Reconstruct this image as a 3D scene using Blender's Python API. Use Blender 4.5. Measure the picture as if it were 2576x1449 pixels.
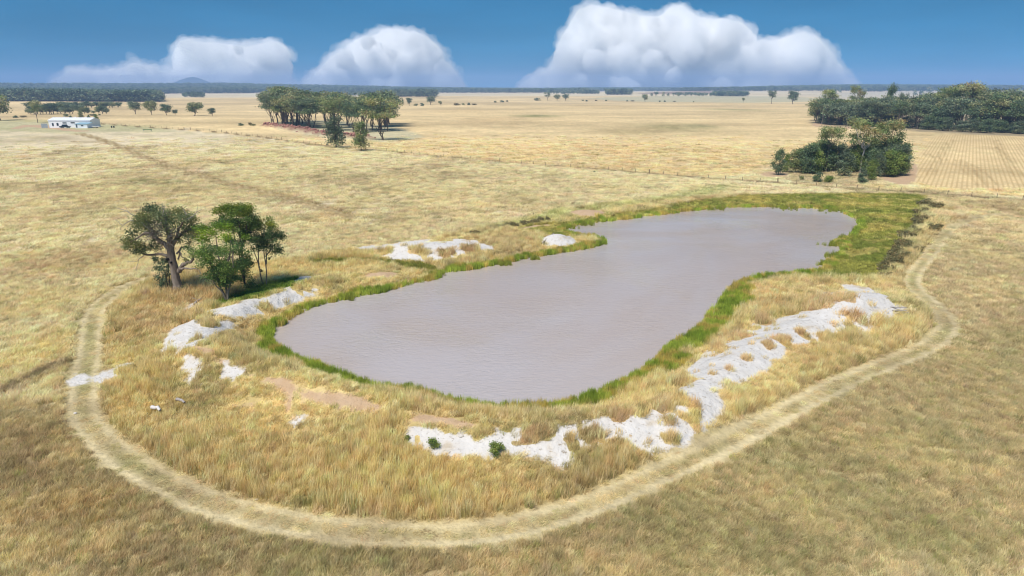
import bpy, math, random
import numpy as np
from mathutils import Vector, Matrix
from mathutils.geometry import tessellate_polygon

for o in list(bpy.data.objects):
    bpy.data.objects.remove(o)
SC = bpy.context.scene
COL = SC.collection
R = math.radians

# ------------------------------------------------------------------ camera, sky, sun, exposure
CAM_H = 25.0
PITCH = R(16.37)
cam_d = bpy.data.cameras.new('camera')
cam = bpy.data.objects.new('camera', cam_d)
COL.objects.link(cam)
cam.location = (0, 0, CAM_H)
cam.rotation_euler = (math.pi / 2 - PITCH, 0, 0)
cam_d.sensor_width = 36
cam_d.lens = 24.0
cam_d.clip_start = 0.5
cam_d.clip_end = 40000
SC.camera = cam

SUN_EL, SUN_ROT = R(58), math.atan2(-0.55, -0.80)
world = bpy.data.worlds.new('World')
SC.world = world
world.use_nodes = True
wn, wl = world.node_tree.nodes, world.node_tree.links
wn.clear()
sky = wn.new('ShaderNodeTexSky')
sky.sky_type = 'NISHITA'
sky.sun_disc = False
sky.sun_elevation = SUN_EL
sky.sun_rotation = SUN_ROT
sky.altitude = 0
sky.air_density = 1.0
sky.dust_density = 0.0
sky.ozone_density = 4.0
wtint = wn.new('ShaderNodeMix'); wtint.data_type = 'RGBA'; wtint.blend_type = 'MULTIPLY'
wtint.inputs[0].default_value = 1.0
wtint.inputs[7].default_value = (0.17, 0.76, 0.92, 1)
wbg = wn.new('ShaderNodeBackground'); wbg.inputs[1].default_value = 0.062
wout = wn.new('ShaderNodeOutputWorld')
wtc = wn.new('ShaderNodeTexCoord'); wlift = wn.new('ShaderNodeVectorMath'); wlift.operation = 'ADD'; wlift.inputs[1].default_value = (0, 0, 0.16)
wnrm = wn.new('ShaderNodeVectorMath'); wnrm.operation = 'NORMALIZE'
wl.new(wtc.outputs['Generated'], wlift.inputs[0]); wl.new(wlift.outputs[0], wnrm.inputs[0]); wl.new(wnrm.outputs[0], sky.inputs[0])
wmap = wn.new('ShaderNodeMapping'); wmap.inputs['Scale'].default_value = (2.5, 2.5, 16); wl.new(wtc.outputs['Generated'], wmap.inputs[0])
wnz = wn.new('ShaderNodeTexNoise'); wnz.inputs['Scale'].default_value = 1.6; wnz.inputs['Detail'].default_value = 4; wl.new(wmap.outputs[0], wnz.inputs['Vector'])
wrng = wn.new('ShaderNodeMapRange'); wl.new(wnz.outputs['Fac'], wrng.inputs[0])
for i_, v_ in enumerate((.3, .7, .90, 1.10)): wrng.inputs[1 + i_].default_value = v_
wst = wn.new('ShaderNodeVectorMath'); wst.operation = 'SCALE'; wl.new(sky.outputs[0], wst.inputs[0]); wl.new(wrng.outputs[0], wst.inputs['Scale'])
wl.new(wst.outputs[0], wtint.inputs[6]); wl.new(wtint.outputs[2], wbg.inputs[0]); wl.new(wbg.outputs[0], wout.inputs[0])

sun_d = bpy.data.lights.new('sun', 'SUN')
sun_d.energy = 3.0
sun_d.angle = R(22)
sun_d.color = (1.0, 0.95, 0.88)
sun = bpy.data.objects.new('sun', sun_d)
COL.objects.link(sun)
sdir = Vector((math.sin(SUN_ROT) * math.cos(SUN_EL), math.cos(SUN_ROT) * math.cos(SUN_EL), math.sin(SUN_EL)))
sun.rotation_euler = (-sdir).to_track_quat('-Z', 'Y').to_euler()

vs = SC.view_settings
vs.view_transform = 'Standard'; vs.look = 'None'; vs.exposure = 0.62; vs.gamma = 1.0; vs.use_curve_mapping = False
cy = SC.cycles
cy.max_bounces = 40; cy.diffuse_bounces = 3; cy.glossy_bounces = 2; cy.transmission_bounces = 2
cy.transparent_max_bounces = 8; cy.volume_bounces = 40
cy.pixel_filter_type = 'BLACKMAN_HARRIS'; cy.filter_width = 1.15
cy.caustics_reflective = False; cy.caustics_refractive = False

# ------------------------------------------------------------------ helpers
rng = np.random.default_rng(7)

def lin(h, m=1.0):
    h = h.lstrip('#')
    v = np.array([int(h[i:i + 2], 16) / 255 for i in (0, 2, 4)])
    return np.where(v <= 0.04045, v / 12.92, ((v + 0.055) / 1.055) ** 2.4) * m

def sst(a, b, x):
    t = np.clip((x - a) / (b - a), 0, 1)
    return t * t * (3 - 2 * t)

def _hash(ix, iy, seed):
    n = (ix.astype(np.int64) * 374761393 + iy.astype(np.int64) * 668265263 + seed * 974634777) & 0xFFFFFFFF
    n = ((n ^ (n >> 13)) * 1274126177) & 0xFFFFFFFF
    n = n ^ (n >> 16)
    return (n & 0xFFFF) / 65535.0

def vnoise(x, y, seed=0):
    ix, iy = np.floor(x), np.floor(y)
    fx, fy = x - ix, y - iy
    fx = fx * fx * (3 - 2 * fx); fy = fy * fy * (3 - 2 * fy)
    a, b = _hash(ix, iy, seed), _hash(ix + 1, iy, seed)
    c, d = _hash(ix, iy + 1, seed), _hash(ix + 1, iy + 1, seed)
    return (a * (1 - fx) + b * fx) * (1 - fy) + (c * (1 - fx) + d * fx) * fy

def fbm(x, y, s, seed=0, oct=4):
    v, a, t = 0.0, 1.0, 0.0
    for i in range(oct):
        v = v + a * vnoise(x * s + i * 17.3, y * s + i * 9.1, seed + i)
        t += a; a *= 0.5; s *= 2.03
    return v / t

# the photograph was studied on a 2576 x 1449 grid; hit() turns a point of it into a place on the land
CS, SN = math.cos(PITCH), math.sin(PITCH)
def ray(px, py):
    u = (np.asarray(px, float) - 1288) / 1718; v = (724.5 - np.asarray(py, float)) / 1718
    return u, CS + v * SN, -SN + v * CS

def at_level(pts, z=0.0):
    pts = np.asarray(pts, float)
    dx, dy, dz = ray(pts[:, 0], pts[:, 1])
    t = (z - CAM_H) / dz
    return np.stack([dx * t, dy * t], 1)

def poly_sd(x, y, poly, reach=None, closed=True):
    """distance to the outline, positive inside (closed) - far points get -reach"""
    n = len(poly)
    shp = x.shape
    x = x.ravel(); y = y.ravel()
    reach = float(reach or 1e9)
    out = np.full(x.shape, -reach)
    mn, mx = poly.min(0) - reach, poly.max(0) + reach
    idx = np.where((x > mn[0]) & (x < mx[0]) & (y > mn[1]) & (y < mx[1]))[0]
    if len(idx) == 0:
        return out.reshape(shp)
    xs, ys = x[idx], y[idx]
    if len(xs) * n < 400000:
        A = poly if closed else poly[:-1]; B = np.roll(poly, -1, 0) if closed else poly[1:]
        E = B - A; px_, py_ = xs[:, None] - A[None, :, 0], ys[:, None] - A[None, :, 1]
        t = np.clip((px_ * E[:, 0] + py_ * E[:, 1]) / ((E ** 2).sum(1) + 1e-12), 0, 1)
        d = np.sqrt(((px_ - t * E[:, 0]) ** 2 + (py_ - t * E[:, 1]) ** 2).min(1))
        if closed:
            ey = np.where(E[:, 1] == 0, 1e-12, E[:, 1])
            cr = ((A[None, :, 1] > ys[:, None]) != (B[None, :, 1] > ys[:, None])) & (px_ < E[:, 0] * py_ / ey)
            d = np.where(cr.sum(1) % 2 == 1, d, -d)
        else:
            d = -d
        out[idx] = d
        return np.maximum(out, -reach).reshape(shp)
    best = np.full(xs.shape, 1e18); ins = np.zeros(xs.shape, bool)
    for i in range(n if closed else n - 1):
        ax, ay = poly[i]; bx, by = poly[(i + 1) % n]
        ex, ey = bx - ax, by - ay
        t = np.clip(((xs - ax) * ex + (ys - ay) * ey) / (ex * ex + ey * ey + 1e-12), 0, 1)
        dx, dy = xs - ax - t * ex, ys - ay - t * ey
        best = np.minimum(best, dx * dx + dy * dy)
        if closed and ay != by:
            c = ((ay > ys) != (by > ys)) & (xs < (bx - ax) * (ys - ay) / (by - ay) + ax)
            ins ^= c
    d = np.sqrt(best)
    out[idx] = np.where(ins, d, -d) if closed else -d
    return np.maximum(out, -reach).reshape(shp)

def smooth_line(pts, n=3, closed=False):
    p = np.asarray(pts, float)
    for _ in range(n):
        q = np.roll(p, -1, 0)
        a, b = p * .75 + q * .25, p * .25 + q * .75
        m = np.empty((2 * len(p), 2)); m[0::2] = a; m[1::2] = b
        if not closed:
            m = np.vstack([p[:1], m[:-2], p[-1:]])
        p = m
    return p

# ------------------------------------------------------------------ lie of the land
WL = -0.60
WATER_P = [(672, 840), (700, 815), (740, 790), (800, 768), (868, 752), (940, 738), (1000, 722), (1060, 708), (1098, 702), (1104, 688),
 (1180, 679), (1240, 668), (1300, 654), (1360, 642), (1430, 632), (1490, 622), (1527, 612), (1505, 601), (1470, 597), (1440, 590), (1405, 578),
 (1440, 568), (1500, 560), (1560, 553), (1620, 545), (1700, 535), (1780, 526), (1850, 521), (1950, 521), (2060, 525), (2120, 530), (2150, 545),
 (2174, 560), (2165, 582), (2135, 600), (2100, 612), (2122, 622), (2124, 642), (2085, 662), (2080, 680), (2020, 687), (1950, 693), (1900, 699), (1862, 716),
 (1832, 742), (1802, 778), (1777, 818), (1732, 850), (1692, 876), (1667, 902), (1642, 924), (1600, 950), (1540, 982), (1480, 1010), (1400, 1030),
 (1330, 1032), (1250, 1026), (1160, 1018), (1080, 1003), (1010, 986), (950, 978), (890, 962), (830, 942), (770, 915), (712, 895), (684, 872)]
WATER = at_level(smooth_line(WATER_P, 1, True), WL)
# ragged shore
def ragged(poly, amp, freq, seed):
    c = np.roll(poly, -1, 0) - np.roll(poly, 1, 0)
    nrm = np.stack([c[:, 1], -c[:, 0]], 1) / (np.linalg.norm(c, axis=1)[:, None] + 1e-9)
    return poly + nrm * ((fbm(poly[:, 0], poly[:, 1], freq, seed, 3) - .5) * 2 * amp)[:, None]
def resample(poly, step):
    out = []
    for i in range(len(poly)):
        a, b = poly[i], poly[(i + 1) % len(poly)]
        k = max(1, int(np.linalg.norm(b - a) / step))
        for j in range(k):
            out.append(a + (b - a) * j / k)
    return np.array(out)
WATER = ragged(resample(WATER, 1.6), 0.7, 0.35, 3)

BUND = at_level(smooth_line([(2210, 770), (2100, 800), (1980, 850), (1860, 920), (1760, 1010), (1650, 1075), (1450, 1092), (1250, 1105), (1100, 1085), (960, 1030),
 (860, 1000), (720, 965), (600, 930), (500, 895), (475, 845), (590, 780), (720, 745), (800, 715)], 2), 0.6)
MOUNDS = [(1100, 630, 7.0, 3.5, 1.5), (1010, 636, 4.0, 3.0, 1.0), (1400, 602, 2.8, 1.9, 1.5), (1480, 538, 6, 3, 1.2), (2150, 772, 7, 5, .7), (960, 690, 5, 2.5, .7)]
MW = [(*at_level([(a, b)], .4)[0], rx, ry, h) for a, b, rx, ry, h in MOUNDS]
RUB = at_level([(672, 320), (740, 329), (800, 338), (860, 345), (920, 349)], 0)

def ground_z(x, y):
    x = np.asarray(x, float); y = np.asarray(y, float)
    d = np.hypot(x, y); az = np.arctan2(x, np.maximum(y, 1e-3))
    z = sst(180, 450, d) * (0.9 * np.sin(x / 95 + 1.0) * np.sin(y / 120 + .4) + .5 * np.sin(x / 61 + y / 83))
    z = z + sst(700, 2200, d) * (4.0 * np.sin(x / 640 + .9) * np.cos(y / 520 + .3) + 2.2 * np.sin(x / 330 - y / 410))
    z = z + 20 * sst(2600, 4800, d) * sst(0.02, -.40, az) + 15 * sst(2400, 4600, d) * sst(.18, .5, az) + 7 * sst(2600, 5000, d)
    near = (d < 260)
    if near.any():
        xn, yn = x[near], y[near]
        sd = -poly_sd(xn, yn, WATER, 40)           # positive outside the water
        zz = np.where(sd < 0, WL + np.maximum(sd * .35, -1.6), WL - .02 + .62 * sst(0, 5.5, sd))
        db = -poly_sd(xn, yn, BUND, 30, closed=False)
        zz = zz + (1.45 * np.exp(-(db / 3.2) ** 2)) * sst(0.5, 4.5, sd) * (.45 + 1.1 * fbm(xn, yn, .11, 41, 3))
        rid = 1 - np.abs(2 * fbm(xn, yn, .42, 43, 4) - 1)
        zz = zz + .30 * (rid - .72) * np.exp(-(db / 4.2) ** 2) * sst(.8, 3, sd)
        for mx, my, rx, ry, h in MW:
            zz = zz + h * np.exp(-((xn - mx) / rx) ** 2 - ((yn - my) / ry) ** 2) * sst(.2, 2.5, sd)
        zz = zz + .12 * (fbm(xn, yn, .35, 5, 3) - .5) * sst(1, 4, sd)
        z = z.copy(); z[near] = z[near] + zz
    m = (d > 250) & (d < 700) & (x < -20)
    if m.any():
        dr = -poly_sd(x[m], y[m], RUB, 60, closed=False)
        z = z.copy(); z[m] += 2.3 * np.exp(-(dr / 4.0) ** 2) * (.6 + .8 * fbm(x[m], y[m], .12, 77, 3))
    return z

def hit(pts):
    pts = np.atleast_2d(np.asarray(pts, float))
    dx, dy, dz = ray(pts[:, 0], pts[:, 1])
    far_ = pts[:, 1].max() < 275
    ts = np.geomspace(350, 9400, 120) if far_ else np.concatenate([np.linspace(20, 500, 140), np.geomspace(510, 9400, 110)])
    t0 = np.full(len(pts), ts[0]); t1 = np.full(len(pts), ts[-1]); done = np.zeros(len(pts), bool)
    prev = np.full(len(pts), ts[0])
    for t in ts:
        below = (CAM_H + dz * t < ground_z(dx * t, dy * t)) & ~done
        t0[below] = prev[below]; t1[below] = t; done |= below
        prev[:] = t
    t0[~done] = t1[~done]
    for _ in range(14):
        tm = (t0 + t1) / 2
        b = CAM_H + dz * tm < ground_z(dx * tm, dy * tm)
        t1 = np.where(b, tm, t1); t0 = np.where(b, t0, tm)
    return np.stack([dx * t1, dy * t1], 1)

def hit_near(pts):
    pts = np.atleast_2d(np.asarray(pts, float))
    dx, dy, dz = ray(pts[:, 0], pts[:, 1]); z = np.zeros(len(pts))
    for _ in range(9):
        t = (z - CAM_H) / dz; z = .3 * z + .7 * ground_z(dx * t, dy * t)
    return np.stack([dx * t, dy * t], 1)

def hit3(px, py):
    p = (hit_near if py > 275 else hit)([(px, py)])[0]
    return Vector((p[0], p[1], float(ground_z(p[:1], p[1:])[0])))

# ------------------------------------------------------------------ zones of the land, as outlines on the ground
WHITE_P = [
 [(2127, 714), (2197, 727), (2237, 762), (2283, 778), (2240, 782), (2200, 814), (2178, 830), (2117, 843), (2080, 858), (2044, 850), (2007, 860), (1965, 868), (1945, 905), (1898, 935),
  (1850, 962), (1815, 955), (1790, 975), (1802, 1012), (1776, 1046), (1760, 1072), (1702, 1115), (1612, 1126), (1590, 1092), (1550, 1076), (1482, 1106), (1432, 1122), (1414, 1167), (1372, 1146),
  (1330, 1142), (1232, 1124), (1150, 1132), (1090, 1134), (1042, 1112), (1034, 1082), (1075, 1084), (1130, 1104), (1200, 1096), (1290, 1094), (1345, 1120), (1385, 1096), (1430, 1078), (1500, 1062), (1560, 1058), (1582, 1040),
  (1645, 1028), (1695, 1018), (1704, 1006), (1703, 985), (1716, 952), (1752, 918), (1800, 870), (1850, 836), (1894, 817), (1950, 804), (2034, 784), (2040, 762), (2087, 727)],
 [(726, 1064), (762, 1043), (750, 1074)],
 [(433, 826), (480, 804), (492, 824), (582, 804), (570, 824), (533, 838), (505, 846), (510, 868), (462, 872), (443, 888), (405, 892), (422, 862)],
 [(500, 787), (533, 779), (567, 772), (633, 758), (683, 751), (717, 738), (767, 731), (799, 729), (752, 751), (683, 768), (650, 784), (583, 785), (533, 795)],
 [(738, 711), (763, 695), (790, 699), (779, 708)], [(800, 697), (835, 688), (832, 694)], [(705, 727), (735, 722), (730, 730)],
 [(458, 893), (502, 888), (495, 908), (480, 925)],
 [(483, 945), (520, 926), (567, 918), (612, 940), (552, 948), (507, 962), (490, 976)],
 [(168, 957), (197, 942), (222, 949), (200, 968)], [(246, 947), (290, 925), (325, 915), (302, 934), (260, 957)],
 [(959, 636), (995, 618), (1035, 622), (1060, 640), (1090, 648), (1045, 658), (1002, 654)],
 [(889, 624), (992, 612), (1092, 602), (1145, 602), (1212, 606), (1245, 626), (1175, 631), (1125, 650), (1085, 650), (1040, 625), (960, 640), (925, 630)],
 [(1345, 607), (1372, 596), (1402, 588), (1428, 592), (1444, 603), (1424, 614), (1392, 615), (1369, 610)],
 [(443, 793), (470, 772), (500, 758), (496, 766), (470, 782)],
]
BARE_P = [
 [(655, 950), (690, 946), (737, 958), (744, 981), (735, 1010), (716, 1040), (726, 1002), (690, 975)],
 [(740, 985), (800, 985), (860, 990), (911, 1002), (966, 1024), (966, 1036), (894, 1034), (830, 1018), (780, 1015)],
 [(1030, 1036), (1105, 1047), (1195, 1066), (1175, 1078), (1105, 1070), (1046, 1060)],
 [(918, 686), (1007, 684), (985, 698), (922, 698)], [(1425, 530), (1480, 526), (1535, 534), (1500, 544), (1450, 544)],
 [(460, 872), (505, 866), (535, 880), (560, 905), (600, 925), (640, 938), (650, 948), (600, 942), (560, 918), (500, 890)],
 [(1300, 573), (1400, 560), (1390, 568), (1310, 580)],
 [(2285, 405), (2312, 414), (2296, 470), (2240, 462), (2200, 440), (2270, 428)], [(1900, 440), (1950, 428), (2000, 440), (1950, 448)],
 [(560, 1018), (640, 1010), (650, 1022), (590, 1026)], [(2040, 318), (2050, 306), (2100, 318), (2200, 322), (2100, 324)],
 [(0, 330), (80, 308), (180, 326), (250, 330), (180, 332), (90, 318), (20, 326)],
]
def wpoly(p):
    return hit(smooth_line(p, 1, True))
ALLP = WHITE_P + BARE_P
_flat = [smooth_line(p, 1, True) for p in ALLP]
_h = hit(np.vstack(_flat)); _o = np.cumsum([0] + [len(a) for a in _flat])
_w = [_h[_o[i]:_o[i + 1]] for i in range(len(_flat))]
WHITE, BARE = _w[:len(WHITE_P)], _w[len(WHITE_P):]

ISLE_P = [(2141, 754, 15, 6), (2097, 756, 19, 9), (2060, 773, 22, 7), (2160, 799, 24, 14), (2117, 789, 18, 8), (2100, 818, 11, 5), (1920, 812, 18, 11), (1864, 846, 30, 11), (1964, 849, 20, 9), (2014, 836, 10, 8), (1810, 877, 17, 8), (1934, 872, 14, 10),
 (1665, 1019, 19, 12), (1557, 1050, 24, 10), (1684, 1059, 15, 12), (1753, 1026, 16, 8), (1492, 1096, 30, 15), (1434, 1107, 13, 6), (1350, 1086, 36, 14), (1330, 1108, 22, 9), (1586, 1098, 20, 8), (1300, 1117, 10, 5), (1880, 905, 14, 6), (1830, 930, 12, 6), (1790, 940, 10, 5), (2190, 765, 12, 6), (1040, 632, 14, 5), (1120, 618, 20, 4), (1180, 622, 16, 4)]
_ip = []
for cx, cyy, rx, ry in ISLE_P: _ip += [(cx, cyy), (cx - rx, cyy), (cx + rx, cyy), (cx, cyy - ry), (cx, cyy + ry)]
_iw = hit(_ip).reshape(-1, 5, 2)
ISLES = [(b_[0], np.linalg.norm(b_[2] - b_[1]) / 2, np.linalg.norm(b_[4] - b_[3]) / 2) for b_ in _iw]
RING_P = [(2520, 538), (2440, 550), (2385, 577), (2357, 612), (2330, 652), (2296, 692), (2294, 718), (2334, 757), (2380, 797), (2384, 832), (2350, 866), (2250, 908), (2120, 963), (2000, 1022),
 (1900, 1077), (1780, 1137), (1650, 1198), (1500, 1266), (1350, 1316), (1200, 1344), (1000, 1348), (800, 1330), (620, 1293), (480, 1252), (395, 1205), (300, 1148), (240, 1095), (206, 1040),
 (208, 960), (226, 880), (228, 805), (258, 752), (322, 716), (420, 690)]
RING = hit(smooth_line(RING_P, 2))
DIAG = hit(smooth_line([(200, 336), (255, 350), (300, 368), (400, 413), (500, 443), (600, 470), (700, 492), (800, 520), (880, 548)], 2))
ARCS = [hit(smooth_line(a, 2)) for a in (
  [(945, 420), (962, 445), (972, 470), (962, 505)], [(800, 405), (835, 385)], [(1420, 345), (1460, 352), (1500, 345)], [(2590, 420), (2540, 400), (2500, 370)],
  [(2470, 465), (2440, 430), (2390, 405), (2320, 385)], [(2500, 465), (2460, 425), (2400, 398)],
  [(2340, 440), (2360, 400), (2395, 350)], [(2560, 440), (2530, 400), (2505, 350)], [(1690, 430), (1800, 440), (1890, 430), (1990, 395)])]
FENCE_P = [(245, 311), (325, 317), (445, 325), (550, 332), (644, 343), (740, 357), (839, 371), (924, 377), (999, 383), (1111, 395), (1288, 411), (1449, 422), (1578, 433), (1718, 445), (1793, 451),
 (1957, 461), (2139, 476), (2404, 493), (2462, 497), (2522, 501), (2640, 510)]
FENCE = hit(FENCE_P)
DITCH = hit([(-60, 1010), (0, 985), (60, 955), (120, 928), (190, 900)])
DRYB = hit([(330, 830), (430, 800), (500, 770), (560, 745)])

def big(p, clip=None):
    return hit(smooth_line(p, 1, True))
REG = {k: big(v) for k, v in dict(
 wheat=[(-200, 300), (245, 311), (445, 326), (644, 344), (839, 372), (999, 384), (1288, 412), (1578, 434), (1793, 449), (1880, 438), (1950, 415), (2280, 400), (2312, 415), (2296, 474), (2400, 487), (2640, 500), (2760, 380), (2700, 245), (1288, 240), (-200, 250)],
 ring=[(420, 690), (322, 716), (258, 752), (228, 805), (226, 880), (208, 960), (206, 1040), (240, 1095), (300, 1148), (395, 1205), (480, 1252), (620, 1293), (800, 1330), (1000, 1348), (1200, 1344), (1350, 1316), (1500, 1266), (1650, 1198), (1780, 1137), (1900, 1077), (2000, 1022), (2120, 963), (2250, 908), (2350, 866), (2384, 832), (2334, 757), (2294, 718), (2296, 692), (2330, 652), (2357, 612), (2385, 577), (2440, 550), (2340, 490), (1800, 490), (1500, 510), (1150, 590), (880, 630), (700, 660)],
 right=[(2300, 495), (2700, 515), (2900, 1100), (2500, 1000), (2385, 832), (2290, 715), (2440, 548)],
 fore=[(-300, 1060), (120, 1010), (206, 1040), (240, 1095), (395, 1205), (620, 1293), (1000, 1348), (1350, 1316), (1650, 1198), (2000, 1022), (2384, 832), (2760, 800), (2900, 1500), (-300, 1500)],
 marsh=[(1290, 578), (1340, 566), (1420, 556), (1560, 535), (1700, 515), (1790, 500), (1900, 490), (2100, 488), (2290, 488), (2340, 497), (2325, 540), (2290, 600), (2262, 650), (2232, 692), (2190, 706), (2080, 702), (1950, 704), (1905, 712), (1850, 705), (2000, 660), (2060, 560), (1900, 545), (1700, 560), (1500, 580), (1430, 600), (1380, 590)],
 rows=[(2306, 412), (2335, 350), (2380, 338), (2540, 340), (2700, 344), (2760, 380), (2700, 470), (2500, 478), (2296, 472)],
 greenbank=[(1180, 575), (1500, 515), (1700, 487), (1830, 462), (1850, 478), (1780, 492), (1500, 530), (1250, 580)],
 treegrass=[(520, 765), (620, 730), (720, 700), (790, 690), (780, 705), (700, 735), (600, 758), (550, 775)],
 yard=[(-100, 330), (-100, 300), (140, 300), (280, 312), (450, 326), (420, 334), (250, 330), (180, 337), (60, 330)],
 pale1=[(1460, 246), (1700, 240), (2050, 243), (2100, 256), (1700, 258), (1560, 254)],
 pale2=[(2040, 236), (2300, 229), (2640, 226), (2640, 300), (2400, 290), (2200, 275), (2080, 258)],
 pale3=[(560, 240), (760, 231), (960, 231), (960, 238), (740, 241)],
 dirt=[(1590, 233), (1780, 228), (1900, 232), (1640, 238)],
 grove=[(660, 312), (760, 300), (960, 312), (1045, 333), (1066, 343), (1030, 352), (960, 358), (860, 352), (760, 338)],
 wood=[(2030, 318), (2060, 290), (2640, 290), (2640, 344), (2440, 338), (2240, 326)],
 copse=[(1950, 430), (2020, 415), (2260, 410), (2280, 440), (2210, 462), (2050, 466), (1960, 452)],
 edge=[(870, 648), (980, 655), (1095, 668), (1100, 690), (1000, 672), (920, 660), (800, 672), (760, 660)],
).items()}

# soft patches of differently coloured grass: centre, half sizes (grid units), colour, strength
BLOBS_P = [
 (180, 655, 190, 40, '#a5834a', .75), (60, 760, 120, 40, '#b39455', .5), (100, 880, 120, 60, '#dcbc62', .75), (150, 960, 60, 20, '#d4b25a', .5),
 (400, 800, 110, 45, '#977543', .85), (480, 745, 110, 30, '#a67d45', .8), (330, 760, 60, 30, '#b29868', .6),
 (60, 1190, 150, 60, '#866c40', .85), (110, 1100, 90, 40, '#a08650', .6), (190, 1270, 130, 45, '#c4a255', .6),
 (500, 1010, 90, 45, '#7c6c33', .8), (480, 960, 60, 30, '#8a6a38', .5), (340, 990, 110, 55, '#d8b45e', .75), (700, 1030, 80, 30, '#c9a04f', .5),
 (1060, 1180, 170, 60, '#dcb866', .8), (1000, 1260, 200, 40, '#d2b169', .5), (640, 1150, 220, 60, '#b99f66', .6), (820, 1080, 160, 40, '#b89c60', .6),
 (1400, 1220, 160, 40, '#b89a5e', .6), (1700, 1130, 120, 30, '#c9a55a', .6), (2000, 900, 160, 60, '#c2a05e', .6), (1560, 1040, 120, 20, '#d6af66', .7),
 (1880, 740, 80, 40, '#d9b069', .8), (2000, 760, 90, 30, '#d0a45a', .8), (1000, 990, 60, 20, '#e0b85c', .8),
 (1800, 1330, 350, 90, '#9c8454', .6), (1250, 1420, 500, 50, '#a08a5c', .55), (2300, 1200, 250, 120, '#b5a16c', .6), (2500, 1020, 120, 130, '#b7a068', .6),
 (2100, 1100, 160, 60, '#b09862', .6), (2450, 1380, 200, 80, '#aa9c60', .6), (400, 1400, 380, 50, '#9c8758', .6), (2450, 740, 140, 120, '#b49a68', .6),
 (820, 540, 60, 18, '#c49a74', .6), (700, 420, 300, 50, '#d9c693', .5), (300, 500, 300, 60, '#d6bf84', .5), (1200, 500, 300, 60, '#d4bd82', .5), (900, 600, 120, 25, '#c9ac70', .5),
 (1600, 470, 200, 15, '#d0c48c', .5), (1450, 470, 90, 12, '#c7b088', .5), (1000, 470, 80, 20, '#d2c68e', .6),
 (1690, 318, 90, 10, '#8e8a4c', .75), (1580, 328, 90, 8, '#a08f55', .6), (1760, 315, 40, 5, '#7f8650', .7), (1850, 275, 90, 4, '#8a8550', .7), (1700, 350, 200, 25, '#d3b478', .5), (1400, 370, 250, 25, '#dcb47a', .6),
 (1250, 300, 120, 10, '#c8a46a', .6), (1500, 268, 160, 4, '#c4a568', .5), (1150, 280, 120, 6, '#bd9c62', .5), (2560, 560, 200, 30, '#cbb586', .6), (2430, 540, 90, 14, '#d6bf92', .6),
 (1350, 291, 58, 2.6, '#6f7a38', 1.0), (2320, 484, 45, 6, '#8a7258', .8), (2280, 500, 50, 10, '#86903e', .7), (1850, 478, 50, 8, '#d6bd8c', .6), (2210, 470, 60, 8, '#e0c87c', .8),
 (640, 305, 120, 8, '#d2b377', .4), (340, 322, 90, 4, '#b9b070', .6), (1180, 622, 70, 12, '#c3ac7e', .5), (1300, 630, 60, 10, '#cfb078', .6), (720, 860, 70, 30, '#cfa95e', .6)]
_bp = []
for cx, cyy, rx, ry, c, s in BLOBS_P:
    _bp += [(cx, cyy), (cx - rx, cyy), (cx + rx, cyy), (cx, cyy - ry), (cx, cyy + ry)]
_bw = at_level(_bp, 0.2).reshape(-1, 5, 2)
BLOBS = [(b[0], np.linalg.norm(b[2] - b[1]) / 2, np.linalg.norm(b[4] - b[3]) / 2, lin(BLOBS_P[i][4]), BLOBS_P[i][5]) for i, b in enumerate(_bw)]

def mixc(c, col, w):
    return c + (np.asarray(col)[None, :] - c) * w[:, None]

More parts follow.
